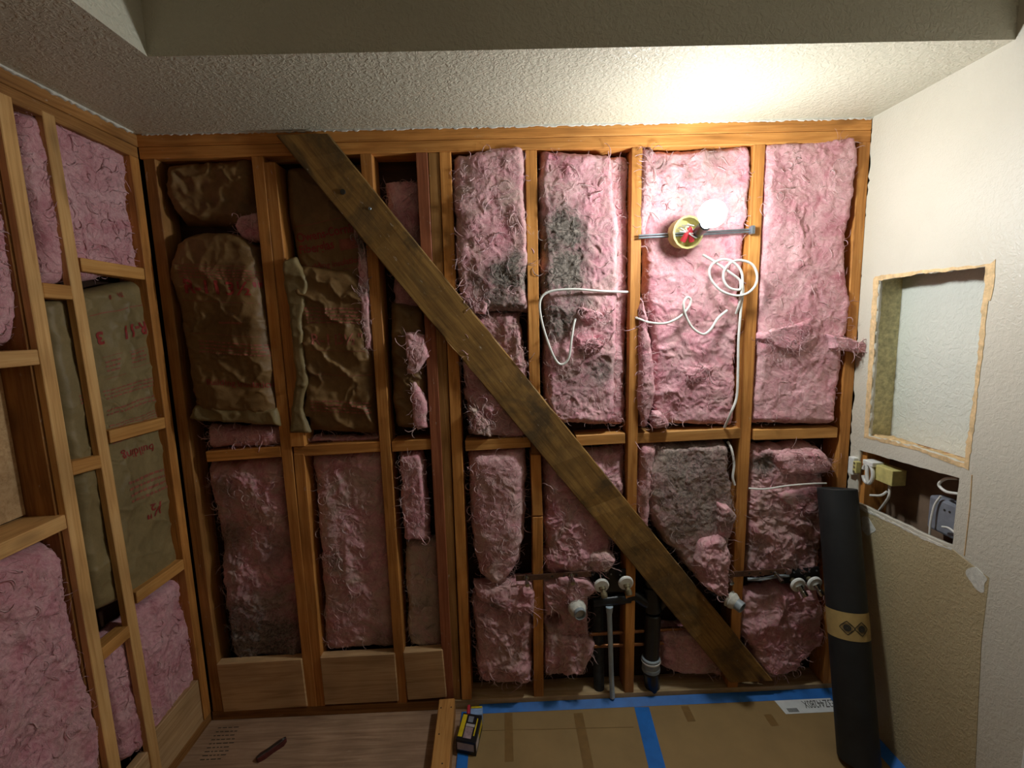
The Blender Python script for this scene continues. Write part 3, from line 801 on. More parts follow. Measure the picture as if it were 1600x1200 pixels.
batt('', '', [(300, 634), (297, 648), (293, 657)], [(428, 640), (432, 654), (434, 666)], face=-.022, thick=.016, rnd=.012, amp=.014, style='kraft', mat=M['kraft_pale'], parent=bpy.data.objects['kraft_batt.001'], warp=.006, fibres=0).o.name = 'paper_flange'
batt('insulation_strip', 'torn grey paper edge with pink fluff beside second bay stud', [(549, 345), (556, 420), (564, 500), (570, 545)], [(561, 340), (572, 400), (580, 470), (583, 545)], face=.0, thick=.03, rnd=.012, amp=.008, dust=.6, grime_shade=[(558, 380, .05, .9), (572, 450, .03, .5)])
batt('insulation_strip', 'narrow dim pink strip above fire block in second bay', [(476, 684), (476, 692)], [(594, 680), (594, 690)], face=.035, thick=.03, rnd=.012, amp=.005, dust=.4)
batt('insulation_batt', 'tall dim pink batt in second lower bay with white fluff', [(484, 712), (490, 780), (498, 880), (505, 1022)], [(600, 704), (606, 780), (613, 880), (621, 1016)], face=.020, thick=.05, rnd=.05, amp=.012, dust=.9, grime_shade=[(500, 1000, .05, .5), (600, 1000, .06, .6), (492, 760, .03, .6)])
# ---- narrow third bay
batt('insulation_batt', 'shadowed pink batt in narrow bay above the brace', [(600, 282), (604, 330), (610, 420), (615, 500)], [(654, 278), (657, 340), (662, 420), (668, 500)], face=.045, thick=.04, rnd=.03, amp=.010, dust=.2)
r = batt('kraft_batt', 'narrow kraft-faced batt stuffed behind the brace in third bay', [(606, 470), (608, 560), (610, 630), (615, 672)], [(662, 480), (668, 560), (670, 630), (668, 674)], face=.010, thick=.06, rnd=.035, amp=.018, style='kraft', warp=.005, fibres=0, sag=.015)
batt('insulation_tuft', 'curled pink tuft poking out of narrow third bay', [(630, 520), (632, 560), (634, 585)], [(664, 525), (672, 558), (650, 582)], face=-.014, thick=.03, rnd=.02, amp=.012, dust=.4)
batt('insulation_tuft', 'hanging pink tongue of insulation beside red stud', [(644, 600), (644, 630), (650, 672)], [(652, 600), (666, 630), (668, 668)], face=-.016, thick=.025, rnd=.014, amp=.006, dust=.5)
batt('insulation_batt', 'short pink slab hanging below fire block in third bay', [(622, 712), (622, 770), (630, 848)], [(656, 706), (666, 770), (671, 852)], face=.004, thick=.05, rnd=.02, amp=.010, dust=.35)
batt('insulation_batt', 'tan dusty batt at the bottom of narrow third bay', [(632, 846), (634, 920), (636, 1016)], [(688, 846), (690, 920), (695, 1014)], face=.03, thick=.045, rnd=.025, amp=.010, dust=1.6)
# ---- fourth bay
batt('insulation_batt', 'pink batt with black mould at its foot right of triple stud', [(704, 236), (707, 330), (711, 420), (716, 488)], [(820, 220), (824, 300), (827, 400), (825, 488)], face=-.010, thick=.07, rnd=.03, amp=.012, dust=.75, grime_shade=[(790, 430, .075, 1.15), (775, 460, .06, .8), (820, 440, .045, 1.1), (745, 440, .04, .6), (760, 322, .018, .6), (800, 480, .06, .8)])
batt('insulation_batt', 'pink batt half hidden by brace above fourth bay fire block', [(722, 490), (722, 560), (726, 620), (730, 684)], [(816, 489), (822, 560), (826, 620), (829, 686)], face=.002, thick=.06, rnd=.03, amp=.026, dust=.8, warp=.010)
batt('insulation_batt', 'plump smooth pink batt in fourth lower bay', [(728, 708), (732, 780), (737, 860), (748, 905), (775, 922)], [(822, 704), (823, 780), (820, 850), (808, 895), (785, 922)], face=-.016, thick=.08, rnd=.055, amp=.010, dust=.6)
batt('insulation_tuft', 'crumpled pink clumps under metal strap left of plumbing', [(740, 918), (742, 935), (770, 955)], [(834, 908), (836, 930), (834, 962)], face=-.008, thick=.05, rnd=.025, amp=.020, dust=.5, grime_shade=[(775, 945, .03, .7)])
batt('insulation_batt', 'pink batt at the foot of fourth bay above sole plate', [(738, 938), (740, 1000), (744, 1068)], [(834, 940), (836, 1000), (830, 1076)], face=-.004, thick=.07, rnd=.04, amp=.026, dust=.6, warp=.012, grime_shade=[(780, 945, .03, .6)])
# ---- fifth bay
batt('insulation_batt', 'shaded pink slab behind mouldy batt in fifth bay', [(930, 246), (935, 360), (935, 560), (930, 664)], [(986, 236), (984, 360), (980, 560), (978, 666)], face=.03, thick=.05, rnd=.02, amp=.010, dust=.4)
batt('insulation_batt', 'tall pink batt with large grey-black mould patch in centre', [(841, 230), (844, 330), (846, 450), (848, 560), (856, 664)], [(958, 238), (968, 330), (970, 450), (965, 560), (962, 668)], face=-.006, thick=.07, rnd=.03, amp=.013, dust=.65, grime_shade=[(885, 360, .085, 1.2), (862, 385, .055, .9), (885, 420, .085, 1.15), (868, 500, .085, .9), (905, 470, .06, .7), (938, 580, .06, .75), (900, 600, .06, .4), (860, 440, .05, .9)])
batt('insulation_batt', 'folded pink batt behind lower brace in fifth bay', [(848, 716), (850, 790), (850, 860), (852, 905)], [(978, 697), (980, 760), (962, 830), (955, 905)], face=.012, thick=.06, rnd=.045, amp=.022, dust=.7, warp=.012, grime_shade=[(960, 850, .03, .6)])
batt('insulation_batt', 'torn pink batt with round pipe hole behind white stub', [(848, 910), (849, 960), (851, 1006)], [(905, 904), (922, 940), (924, 1000)], face=-.002, thick=.07, rnd=.02, amp=.024, dust=.8, holes=[(867, 972, .029, .09)])
batt('insulation_tuft', 'ragged pink tuft beneath strap left of black valve plate', [(868, 904), (872, 925), (890, 942)], [(920, 908), (936, 922), (912, 944)], face=-.022, thick=.04, rnd=.02, amp=.016, dust=.6, grime_shade=[(885, 915, .02, .5)])
batt('insulation_batt', 'ragged pink flap hanging low beside grey foam pipe', [(850, 990), (850, 1030), (854, 1062)], [(922, 1002), (932, 1016), (915, 1058)], face=-.008, thick=.06, rnd=.025, amp=.024, dust=.8, warp=.012)
# ---- sixth bay, behind the lamp
batt('insulation_batt', 'bright pink batt directly behind the lit bulb', [(1006, 228), (1006, 330), (1012, 450), (1020, 560), (1022, 664)], [(1176, 224), (1171, 340), (1163, 450), (1155, 560), (1149, 668)], face=.010, thick=.055, rnd=.025, amp=.015, dust=.5, grime_shade=[(1030, 262, .03, .55), (1075, 275, .025, .5), (1120, 240, .05, .4)])
batt('insulation_strip', 'pale pink upright flap left of the bulb beside stud', [(1001, 228), (999, 300), (998, 366)], [(1022, 230), (1024, 300), (1012, 366)], face=-.004, thick=.04, rnd=.02, amp=.014, dust=.5, grime_shade=[(1018, 240, .03, .4)])
batt('insulation_strip', 'long pink tongue hanging beside stud left of loose cable', [(998, 460), (996, 540), (998, 620), (1002, 670)], [(1006, 462), (1022, 540), (1029, 610), (1016, 670)], face=-.020, thick=.045, rnd=.022, amp=.008, dust=.45)
batt('insulation_batt', 'grey-brown filthy batt right of brace below fire block', [(1024, 698), (1008, 740), (1012, 800), (1040, 850), (1090, 905)], [(1142, 694), (1143, 740), (1152, 790), (1146, 840), (1122, 905)], face=-.004, thick=.07, rnd=.03, amp=.011, dust=1.2, grime_shade=[(1080, 720, .16, .75), (1090, 790, .17, .7), (1060, 760, .14, .65), (1120, 850, .08, .5), (1110, 740, .12, .7)])
batt('insulation_strip', 'pink rolled edge of the filthy batt beside stud', [(1003, 700), (998, 760), (1000, 830)], [(1028, 697), (1022, 740), (1016, 832)], face=-.018, thick=.05, rnd=.025, amp=.010, dust=.6, grime_shade=[(1020, 715, .02, .3)])
batt('insulation_tuft', 'crumpled pink bundle right of brace above grey pipe end', [(1096, 846), (1084, 876), (1096, 912), (1116, 930)], [(1135, 838), (1142, 862), (1138, 895), (1136, 926)], face=-.026, thick=.05, rnd=.022, amp=.034, dust=.5, grime_shade=[(1125, 850, .02, .5)])
batt('insulation_tuft', 'curled brown flap at right edge of the filthy batt', [(1122, 784), (1124, 812), (1128, 842)], [(1140, 788), (1154, 806), (1142, 846)], face=-.026, thick=.03, rnd=.014, amp=.012, dust=1.1, grime_shade=[(1138, 812, .05, .5)], res=.003)
batt('insulation_batt', 'pink batt low behind foot of brace on sole plate', [(1032, 985), (1033, 1020), (1036, 1052)], [(1105, 985), (1125, 1030), (1138, 1064)], face=.012, thick=.06, rnd=.03, amp=.013, dust=.55, grime_shade=[(1110, 1050, .03, .6)])
# ---- seventh bay
batt('insulation_batt', 'smooth bright pink batt filling upper right-hand bay', [(1197, 216), (1193, 320), (1187, 440), (1181, 560), (1177, 666)], [(1343, 210), (1339, 300), (1326, 400), (1330, 470), (1322, 570), (1308, 664)], face=-.004, thick=.065, rnd=.03, amp=.011, dust=.3, res=.0045)
batt('insulation_tuft', 'pale pink wisp clump on the right-hand upper batt', [(1190, 520), (1188, 528), (1220, 545)], [(1262, 502), (1275, 510), (1250, 552)], face=-.018, thick=.022, rnd=.02, amp=.010, dust=.3, fibres=2)
batt('insulation_batt', 'tumbled pink batt below fire block in right-hand bay', [(1172, 700), (1170, 760), (1168, 830), (1166, 905)], [(1280, 694), (1290, 760), (1292, 830), (1288, 905)], face=.010, thick=.06, rnd=.04, amp=.026, dust=.7, warp=.012, grime_shade=[(1195, 725, .045, 1.0), (1290, 740, .05, .8), (1180, 860, .05, .5), (1280, 860, .05, .7), (1240, 900, .06, .5)])
batt('insulation_tuft', 'folded pink shelf of insulation near right-hand stud', [(1208, 708), (1215, 730), (1225, 748)], [(1290, 700), (1308, 724), (1300, 742)], face=-.014, thick=.05, rnd=.03, amp=.012, dust=.25)
batt('insulation_tuft', 'whitish flap of insulation behind top of black roll', [(1216, 772), (1222, 785), (1248, 802)], [(1282, 756), (1284, 790), (1276, 806)], face=-.010, thick=.025, rnd=.015, amp=.006, dust=1.0, grime_shade=[(1250, 778, .015, .5)])
batt('insulation_batt', 'fluffy pink batt low in right-hand bay under valve', [(1164, 930), (1160, 990), (1180, 1030), (1205, 1062)], [(1284, 918), (1294, 960), (1292, 1010), (1240, 1062)], face=-.010, thick=.07, rnd=.045, amp=.018, dust=.6, warp=.012, grime_shade=[(1200, 930, .05, .35)])
# ---- small torn tufts standing off the batts
batt('insulation_tuft', 'bright pink torn lip beside cable end on mouldy batt', [(900, 480), (912, 486), (904, 500)], [(938, 484), (944, 494), (930, 506)], face=-.028, thick=.03, rnd=.02, amp=.018, dust=.2, res=.003, fibres=2)
batt('insulation_tuft', 'bright pink shelf of fluff below cable loop on mouldy batt', [(896, 524), (902, 536), (906, 546)], [(936, 530), (946, 542), (930, 552)], face=-.026, thick=.03, rnd=.02, amp=.016, dust=.2, res=.003, fibres=2)
batt('insulation_tuft', 'raised pink tuft in middle of batt under small cable curl', [(1078, 574), (1074, 584), (1082, 596)], [(1112, 568), (1122, 580), (1112, 594)], face=-.012, thick=.026, rnd=.02, amp=.014, dust=.3, res=.003, fibres=2)
batt('insulation_tuft', 'salmon tuft on fire block at foot of long pink tongue', [(1022, 642), (1020, 656), (1024, 668)], [(1032, 640), (1044, 656), (1046, 668)], face=-.022, thick=.03, rnd=.015, amp=.010, dust=.4, res=.003)
batt('insulation_tuft', 'white fluff scrap on dim batt in second lower bay', [(505, 868), (510, 880), (524, 892)], [(528, 862), (536, 874), (530, 894)], face=.006, thick=.02, rnd=.014, amp=.012, dust=1.3, res=.003, fibres=3)
batt('insulation_tuft', 'cream ragged edge of insulation above fire block beside triple stud', [(728, 640), (740, 656), (738, 682)], [(742, 640), (764, 660), (768, 684)], face=-.016, thick=.03, rnd=.015, amp=.016, dust=1.2, res=.003, fibres=2)
batt('insulation_tuft', 'curled pink tuft at top of mouldy fourth-bay foot', [(735, 466), (734, 478), (742, 490)], [(752, 462), (764, 474), (760, 490)], face=-.022, thick=.03, rnd=.015, amp=.014, dust=.5, res=.003, fibres=2)
batt('insulation_tuft', 'tan crumpled tuft above black valve plate', [(922, 868), (916, 882), (926, 896)], [(950, 862), (962, 878), (952, 892)], face=-.014, thick=.035, rnd=.02, amp=.018, dust=1.2, res=.003, fibres=2)
# ---- left wall
batt('insulation_batt', 'bright pink batt at top of left wall behind ladder framing', [(16, 165), (40, 300), (66, 450)], [(182, 214), (207, 262), (208, 330), (222, 428)], face=-.022, thick=.05, rnd=.03, amp=.013, plane='x', dust=.1)
r = batt('kraft_batt', 'kraft-faced batt printed upside down behind ladder on left wall', [(70, 470), (84, 560), (108, 700), (128, 820), (152, 960)], [(226, 436), (242, 560), (264, 670), (286, 800), (294, 890)], face=-.026, thick=.045, rnd=.03, amp=.009, plane='x', style='kraft', mat=M['kraft_pale'], warp=.003, fibres=0)
ik = Ink(r)
pi = math.pi
ik.text('R-11', .79, .145, .06, pi, .03, .9); ik.text('3', .44, .145, .06, pi, .03, 1.1)
ik.line(.66, .075, .22, .003); ik.text('0', .58, .03, .02, pi); ik.text('TH', .70, .03, .02, pi)
for (uu, tt, w_, h_) in ((.52, .24, .075, .07), (.80, .235, .085, .055)):
    ik.line(uu, tt - h_ / 2 / r.Hm, w_); ik.line(uu, tt + h_ / 2 / r.Hm, w_); ik.para(uu, tt - .018 / r.Hm, w_ * .8, 3, .014)
ik.para(.66, .31, .22, 3, .012); ik.para(.66, .37, .22, 2, .014); ik.para(.66, .42, .22, 8, .009)
ik.text('building', .60, .53, .04, pi, .01); ik.para(.7, .62, .2, 4, .022); ik.text('½"', .66, .74, .06, pi, .015); ik.line(.92, .70, .12, .0016, pi / 2)
ik.para(.2, .30, .05, 3, .012)
ik.done(M['red_ink'])
batt('insulation_batt', 'pink batt at foot of left wall behind ladder framing', [(158, 1010), (172, 1100), (190, 1195)], [(299, 890), (306, 960), (316, 1040), (322, 1090)], face=-.024, thick=.05, rnd=.03, amp=.014, plane='x', dust=.2)
batt('insulation_batt', 'pink batt in upper left corner outside ladder framing', [(-120, 120), (-115, 330), (-110, 540)], [(2, 190), (22, 360), (38, 538)], face=-.035, thick=.05, rnd=.04, amp=.014, plane='x', dust=.15)
batt('insulation_batt', 'large soft pink batt at lower left edge of left wall', [(-160, 930), (-120, 1100), (-90, 1290)], [(104, 846), (136, 1000), (180, 1215)], face=-.004, thick=.08, rnd=.06, amp=.016, plane='x', dust=.35)

# rope-like wisp that hangs over the right-hand stud
batt('insulation_wisp', 'twisted pink wisp of insulation crossing right-hand corner stud', [(1302, 522), (1306, 534), (1304, 546)], [(1352, 537), (1359, 544), (1350, 552)], face=-.040, thick=.02, rnd=.011, amp=.006, dust=.2, fibres=2.5, res=.003, warp=.004)

# ------------------------------------------------------------------ work lamp on its hanger bar
lamp = empty('work_lamp'); tag(lamp, 'lit bulb and open junction box on a bar hanger between studs', 'lamp')
yb_ = -.030
p0, p1 = at(998, 370, y=yb_ + .018), at(1176, 360, y=yb_ + .018)
bar = MB()
for dz in (.004, -.004): bar.tube([p0 + (0, 0, dz), p1 + (0, 0, dz)], .0035, 8)
bar.build('hanger_bar', M['galv'], lamp, True)
MB().box(p1 + np.array([-.012, -.016, -.014]), p1 + np.array([.001, .004, .014])).build('hanger_tab', M['galv'], lamp, bevel=.002)
bc = at(1075, 363, y=-.055); bb = bc + np.array([-.005, .052, .004])
MB().lathe(bb, bc, [(0, .001), (0, .048), (.052, .050), (.0522, .0535), (.055, .0535), (.055, .047), (.004, .045), (.004, .001)], 16, caps=False).build('junction_box', M['ivory'], lamp, True)
for k, (dx, a0) in enumerate(((-.016, .35), (.014, -.3))):
    q0 = bc + np.array([dx, .004, -.028]); q1 = q0 + np.array([a0 * .06, -.026, .052])
    MB().lathe(q0, q1, [(0, .010), (.012, .0095), (.045, .006), (.05, .003)], 10).build('wire_nut', M['nut_red'], lamp, True)
for k in range(6):
    a0 = random.uniform(0, 6.28); q = bc + np.array([.03 * math.cos(a0), .03, .03 * math.sin(a0)])
    q2 = bc + np.array([random.uniform(-.03, .03), -.012, random.uniform(-.03, .035)]); q3 = bc + np.array([random.uniform(-.04, .02), -.01, random.uniform(0, .05)])
    MB().tube(spline([q, q2, q3], 8), .0022, 6).build('wire', M['cable'], lamp, True)
s0 = at(1088, 365, y=-.05); s1 = at(1103, 350, y=-.145)
MB().lathe(s0, s1, [(0, .016), (.02, .017), (float(np.linalg.norm(s1 - s0)), .02)], 16).build('socket', M['abs'], lamp, True)
b1 = at(1113, 334, y=-.205); ax = (b1 - s1) / np.linalg.norm(b1 - s1)
mt, nt, bs = new_mat('lit_bulb')
em = nt.nodes.new('ShaderNodeEmission'); lf = nt.nodes.new('ShaderNodeLightFalloff')
lf.inputs['Strength'].default_value = BULB_POWER; lf.inputs['Smooth'].default_value = BULB_SMOOTH
em.inputs[0].default_value = BULB_COLOR + (1,); nt.links.new(lf.outputs['Quadratic'], em.inputs[1])
nt.links.new(em.outputs[0], nt.nodes['Material Output'].inputs[0])
Lb = float(np.linalg.norm(b1 - s1))
rb = .040
MB().lathe(s1, b1, [(0, .015), (.01, .017)] + [(Lb - rb * math.cos(a), max(.0005, rb * math.sin(a))) for a in np.linspace(.6, math.pi, 12)], 24).build('bulb', mt, lamp, True)

# ------------------------------------------------------------------ loose white cables
def cable(name, label, pts, r=.0042, mat=None, parent=None):
    P = spline([at(px, py, y=y) for px, py, y in pts], 12)
    o = MB().tube(P, r, 8).build(name, mat or M['cable'], parent, True)
    if parent is None: tag(o, label, 'cable')
    return o


cable('cable', 'white cable looping down over mouldy batt in fifth bay', [(992, 456, .03), (972, 456, .0), (940, 455, -.02), (895, 452, -.028), (858, 456, -.03), (844, 470, -.032), (846, 500, -.034), (858, 540, -.034), (870, 565, -.034), (880, 569, -.034), (889, 558, -.034), (893, 530, -.032), (897, 505, -.02), (901, 495, -.004)])
cable('cable', 'white cable with a small curl below the lamp', [(986, 494, .02), (1000, 499, -.01), (1015, 504, -.02), (1040, 505, -.03), (1062, 495, -.03), (1076, 480, -.03), (1079, 468, -.03), (1073, 465, -.034), (1068, 475, -.038), (1071, 492, -.036), (1082, 512, -.034), (1098, 522, -.034), (1110, 515, -.034), (1122, 497, -.03), (1136, 485, -.02)])
cable('cable', 'white cable running from lamp box and coiling beside stud', [(1098, 398, -.04), (1115, 408, -.04), (1135, 422, -.04), (1155, 437, -.04), (1161, 450, -.042), (1158, 480, -.03), (1154, 530, -.028), (1153, 580, -.028), (1151, 620, -.03), (1142, 645, -.03), (1132, 668, .0)])
cable('cable', 'round coil of white cable hung on stud below the lamp', [(1157, 438, -.045), (1156, 452, -.046), (1140, 450, -.046), (1131, 438, -.046), (1132, 422, -.046), (1144, 409, -.046), (1160, 407, -.047), (1176, 414, -.048), (1183, 430, -.048), (1180, 446, -.048), (1168, 458, -.048), (1150, 462, -.048), (1128, 455, -.046), (1113, 440, -.044), (1108, 425, -.044), (1114, 412, -.044), (1130, 405, -.044), (1146, 410, -.046), (1158, 424, -.046), (1160, 445, -.046), (1155, 475, -.036), (1150, 490, -.02)])
cable('cable', 'white cable end dangling below fire block beside stud', [(1137, 690, .02), (1143, 702, .0), (1147, 725, -.004), (1145, 745, -.006), (1148, 758, -.006)])
cable('cable', 'thin white cable stretched across lower right-hand bay', [(1170, 763, -.015), (1195, 764, -.018), (1230, 759, -.02), (1265, 756, -.02), (1291, 755, -.01)], r=.003)

# ------------------------------------------------------------------ plumbing
def P_(px, py, y): return at(px, py, y=y)


dp = empty('drain_pipe'); tag(dp, 'black plastic drain stack with side arm behind the brace', 'pipe')
ytk = .022
MB().cyl(P_(1020, 958, ytk), P_(1017, 1035, ytk - .004), .031, 24).build('stack_pipe', M['abs'], dp, True)
MB().cyl(P_(1010, 870, ytk), P_(1020, 930, ytk), .026, 24).build('upper_pipe', M['abs'], dp, True)
fit = MB().lathe(P_(1017, 915, ytk), P_(1021, 962, ytk), [(0, .033), (.012, .034), (.014, .030), (.06, .032), (.085, .034), (.10, .034)], 24)
fit.tube(spline([P_(1020, 945, ytk), P_(1005, 938, ytk), P_(992, 930, ytk), P_(978, 932, ytk)], 8), .024, 16)
fit.build('sanitary_tee', M['abs'], dp, True)
MB().cyl(P_(985, 934, .018), P_(926, 940, .018), .021, 18).build('side_arm', M['abs'], dp, True)
MB().tube(spline([P_(1030, 948, ytk), P_(1045, 930, ytk - .005), P_(1062, 922, ytk)], 8), .018, 14).build('branch_arm', M['abs'], dp, True)
cpl = MB().lathe(P_(1017, 1026, ytk - .006), P_(1017, 1052, ytk - .006), [(0, .033), (.003, .036), (.012, .036), (.014, .033), (.04, .033), (.042, .035), (.055, .035)], 24)
cpl.build('coupling', M['greypipe'], dp, True)
MB().lathe(P_(1017, 1030, ytk - .006), P_(1017, 1036, ytk - .006), [(0, .0362), (.001, .0372), (.006, .0372), (.0075, .0362)], 24).build('coupling_ring', M['white'], dp, True)
MB().cyl(P_(1017, 1048, ytk - .006), P_(1020, 1082, ytk + .012), .030, 24).build('lower_pipe', M['abs'], dp, True)
o = MB().cyl(P_(934, 935, .05), P_(936, 1082, .03), .021, 20).build('foam_pipe', M['foam'], smooth=True); tag(o, 'charcoal foam-wrapped vertical pipe left of grey tube', 'pipe')
gt = empty('grey_tube'); tag(gt, 'thin grey-blue vertical plastic tube with forked top', 'pipe')
MB().tube(spline([P_(952, 958, .0), P_(954, 1010, .0), P_(955, 1050, -.002), P_(957, 1090, -.004)], 8), .0095, 12).build('tube', M['bluetube'], gt, True)
MB().lathe(P_(952, 960, .0), P_(952, 945, .0), [(0, .0095), (.012, .012), (.032, .0145), (.034, .0125)], 14).build('fork_end', M['bluetube'], gt, True)
for k, (ya, yb2) in enumerate(((991, 979), (1010, 1000))):
    o = MB().cyl(P_(920, ya, .025), P_(1108 + 14 * k, yb2, .035), .0075, 12).build('copper_pipe', M['copper'], smooth=True)
    tag(o, ['upper', 'lower'][k] + ' of two horizontal copper pipes running through the stud', 'pipe', 'copper supply pipes')


def valve(name, label, plate, caps, stubmat, dirv, ypl, ycap):
    t = empty(name); tag(t, label, 'valve')
    c0, c1, c2, c3 = [P_(px, py, ypl) for px, py in plate]
    d = np.array([0, .008, 0])
    MB().hexa([c3 + d, c2 + d, c1 + d, c0 + d, c3, c2, c1, c0]).build('mounting_plate', M['abs'], t, bevel=.001)
    for k in range(5):
        f_ = c0 + (c1 - c0) * (.06 + .22 * k) + (c3 - c0) * random.uniform(.12, .3)
        MB().cyl(f_ + (0, .001, 0), f_ + (0, -.004, 0), .0035, 8).build('screw_head', M['galv'], t, True)
    for px, py in caps:
        c = P_(px, py, ycap); n_ = np.array([.05, -1, -.12]); n_ /= np.linalg.norm(n_)
        MB().lathe(c + (0, ypl - ycap, 0), c, [(0, .010), (.02, .010)], 12).build('valve_body', M['brass'], t, True)
        MB().lathe(c - n_ * .006, c + n_ * .006, [(0, .024), (.002, .028), (.008, .028), (.0115, .024), (.012, .004)], 24).build('cap', M['white'], t, True)
        e_ = np.array(dirv); e_ = e_ / np.linalg.norm(e_)
        MB().lathe(c + n_ * .006, c + n_ * .006 + e_ * .04, [(0, .0125), (.010, .0125), (.011, .0095), (.02, .0095), (.021, .012), (.036, .012), (.04, .009)], 12).build('valve_stem', stubmat, t, True)
    return t


valve('shower_valve', 'black valve plate with two white caps on middle stud', [(922, 891), (987, 889), (988, 924), (923, 926)], [(940, 915), (978, 911)], M['brass'], (.12, -.5, -.65), .004, -.03)
valve('shower_valve', 'black valve plate with two capped chrome stems beside black roll', [(1226, 889), (1280, 886), (1282, 908), (1222, 912)], [(1247, 914), (1273, 912)], M['chrome'], (.25, -.5, -.6), .0, -.035)


def strap(label, a, b, bolts, y):
    t = empty('pipe_strap'); tag(t, label, 'bracket')
    p, q_ = P_(*a, y), P_(*b, y)
    v = (q_ - p); L_ = np.linalg.norm(v); v /= L_; up = np.array([0, 0, 1.])
    h2 = .011
    MB().hexa([p - up * h2 + (0, .003, 0), q_ - up * h2 + (0, .003, 0), q_ + up * h2 + (0, .003, 0), p + up * h2 + (0, .003, 0), p - up * h2, q_ - up * h2, q_ + up * h2, p + up * h2]).build('strap', M['rust'], t, bevel=.0008)
    for px in bolts:
        c = P_(*px, y)
        bo = MB().lathe(c + (0, .002, 0), c + (.002, -.045, -.012), [(0, .010), (.008, .010), (.009, .006), (.03, .006), (.031, .0085), (.045, .0085)], 10).build('bolt', M['chrome'], t, True)
    for k in range(3):
        c = p + v * L_ * (.48 + .16 * k) + (0, -.0008, 0)
        MB().cyl(c + (0, .001, 0), c, .0045, 10).build('hole', M['ink'], t, True)
    return t


strap('rusty metal strap with two bolts left of middle valve', (806, 904), (924, 897), ((822, 901), (892, 898)), -.012)
strap('rusty metal strap with bolts crossing stud below right-hand bay', (1120, 899), (1226, 893), ((1135, 898), (1212, 896)), -.016)


def stub(label, pts, r, collar, openmat):
    t = empty('pipe_stub'); tag(t, label, 'pipe')
    a, b, c = [P_(*p) for p in pts]
    L1, L2 = np.linalg.norm(b - a), np.linalg.norm(c - b)
    MB().cyl(a, b, r * .95, 20).build('pipe', M['abs'], t, True)
    MB().lathe(b - (b - a) / L1 * .006, b + (c - b) / L2 * collar, [(0, r * 1.15), (.004, r * 1.55), (collar * .45, r * 1.38), (collar * .6, r * 1.5), (collar, r * 1.25), (collar + .006, r)], 18).build('white_collar', M['putty'], t, True)
    MB().lathe(b, c, [(0, r), (L2, r), (L2 + .001, r * .93), (L2, r * .82), (L2 * .1, r * .8)], 24, caps=False).build('open_end', openmat, t, True)
    return t


stub('white-collared pipe stub poking out of torn fifth-bay batt', [(896, 944, .03), (901, 948, -.018), (907, 961, -.062)], .022, .032, M['greypipe'])
stub('grey pipe end with white collar right of brace', [(1108, 918, .0), (1140, 935, -.045), (1160, 950, -.085)], .021, .028, M['greypipe'])
cable('supply_tube', 'grey flexible tube lying under right-hand valve', [(1168, 905, .0), (1190, 905, -.01), (1212, 901, -.006), (1232, 899, .0)], r=.006, mat=M['greypipe'])

# ------------------------------------------------------------------ inside the electrical opening
eb = empty('electrical_box'); tag(eb, 'ivory electrical box with white cable on stud in right wall opening', 'electrical box')
e0, e1 = at(1366, 722, x=W + .005), at(1394, 762, x=W + .005)
MB().box((W + .002, e1[1], e1[2] + .004), (W + .05, e0[1], e0[2] - .006)).build('box_body', M['ivory'], eb, bevel=.002)
k0 = at(1356, 740, x=W - .006)
loop = [k0 + np.array([.0, .022 * math.cos(a), .034 * math.sin(a)]) for a in np.linspace(.3, 5.9, 14)]
MB().tube(spline(loop, 5), .006, 8).build('cable_loop', M['cable'], eb, True)
MB().tube(spline([k0 + (-.002, .004, .03), k0 + (-.003, .0, .0), k0 + (-.002, -.004, -.032)], 8), .006, 8).build('cable_loop', M['cable'], eb, True)
MB().box((W - .012, k0[1] - .024, k0[2] + .030), (W + .03, k0[1] + .020, k0[2] + .046)).build('box_lid', M['white'], eb, bevel=.002)
for dx in (0, .01):
    q = [at(1390, 758, x=W + .02 + dx), at(1389, 775, x=W + .02 + dx), at(1381, 788, x=W + .03), at(1372, 800, x=W + .04)]
    MB().tube(spline(q, 8), .0042, 8).build('feed_cable', M['cable'], eb, True)
MB().tube(spline([at(1360, 774, x=W + .01), at(1376, 774, x=W + .012), at(1386, 768, x=W + .02)], 8), .004, 8).build('feed_cable', M['cable'], eb, True)
od = empty('outlet_device'); tag(od, 'white outlet strap hanging at torn edge of right wall', 'outlet')
q = at(1331, 727, x=W - .006)
MB().box(q + np.array([-.012, -.022, -.030]), q + np.array([.010, .004, .034])).build('outlet_body', M['white'], od, bevel=.003)
MB().box(q + np.array([-.014, -.038, -.018]), q + np.array([.006, -.022, .024])).build('terminal_block', M['ivory'], od, bevel=.002)
for dz in (-.012, .004, .018):
    MB().cyl(q + np.array([-.016, -.030, dz]), q + np.array([-.010, -.030, dz]), .004, 8).build('terminal_screw', M['brass'], od, True)
gd = empty('grey_outlet_box'); tag(gd, 'grey plastic outlet box at right end of wall opening', 'outlet')
g0, g1 = at(1459, 772, x=W + .06), at(1510, 850, x=W + .06)
MB().box((W + .045, g1[1] - .03, g1[2]), (W + .09, g0[1], g0[2])).build('box_body', M['grey_dev'], gd, bevel=.008)
for px in ((1476, 797), (1484, 800)):
    c = at(*px, x=W + .0448); MB().cyl(c, c + np.array([-.0012, 0, 0]), .0035, 8).build('socket_hole', M['ink'], gd, True)
MB().tube(spline([at(1470, 775, x=W + .04), at(1460, 790, x=W + .035), at(1454, 815, x=W + .03), at(1452, 842, x=W + .03)], 8), .003, 8).build('cord', M['cable'], gd, True)
MB().tube(spline([at(1497, 748, x=W + .03), at(1478, 748, x=W + .03), at(1467, 757, x=W + .03), at(1478, 768, x=W + .03), at(1500, 772, x=W + .03)], 8), .0042, 8).build('cord', M['cable'], gd, True)
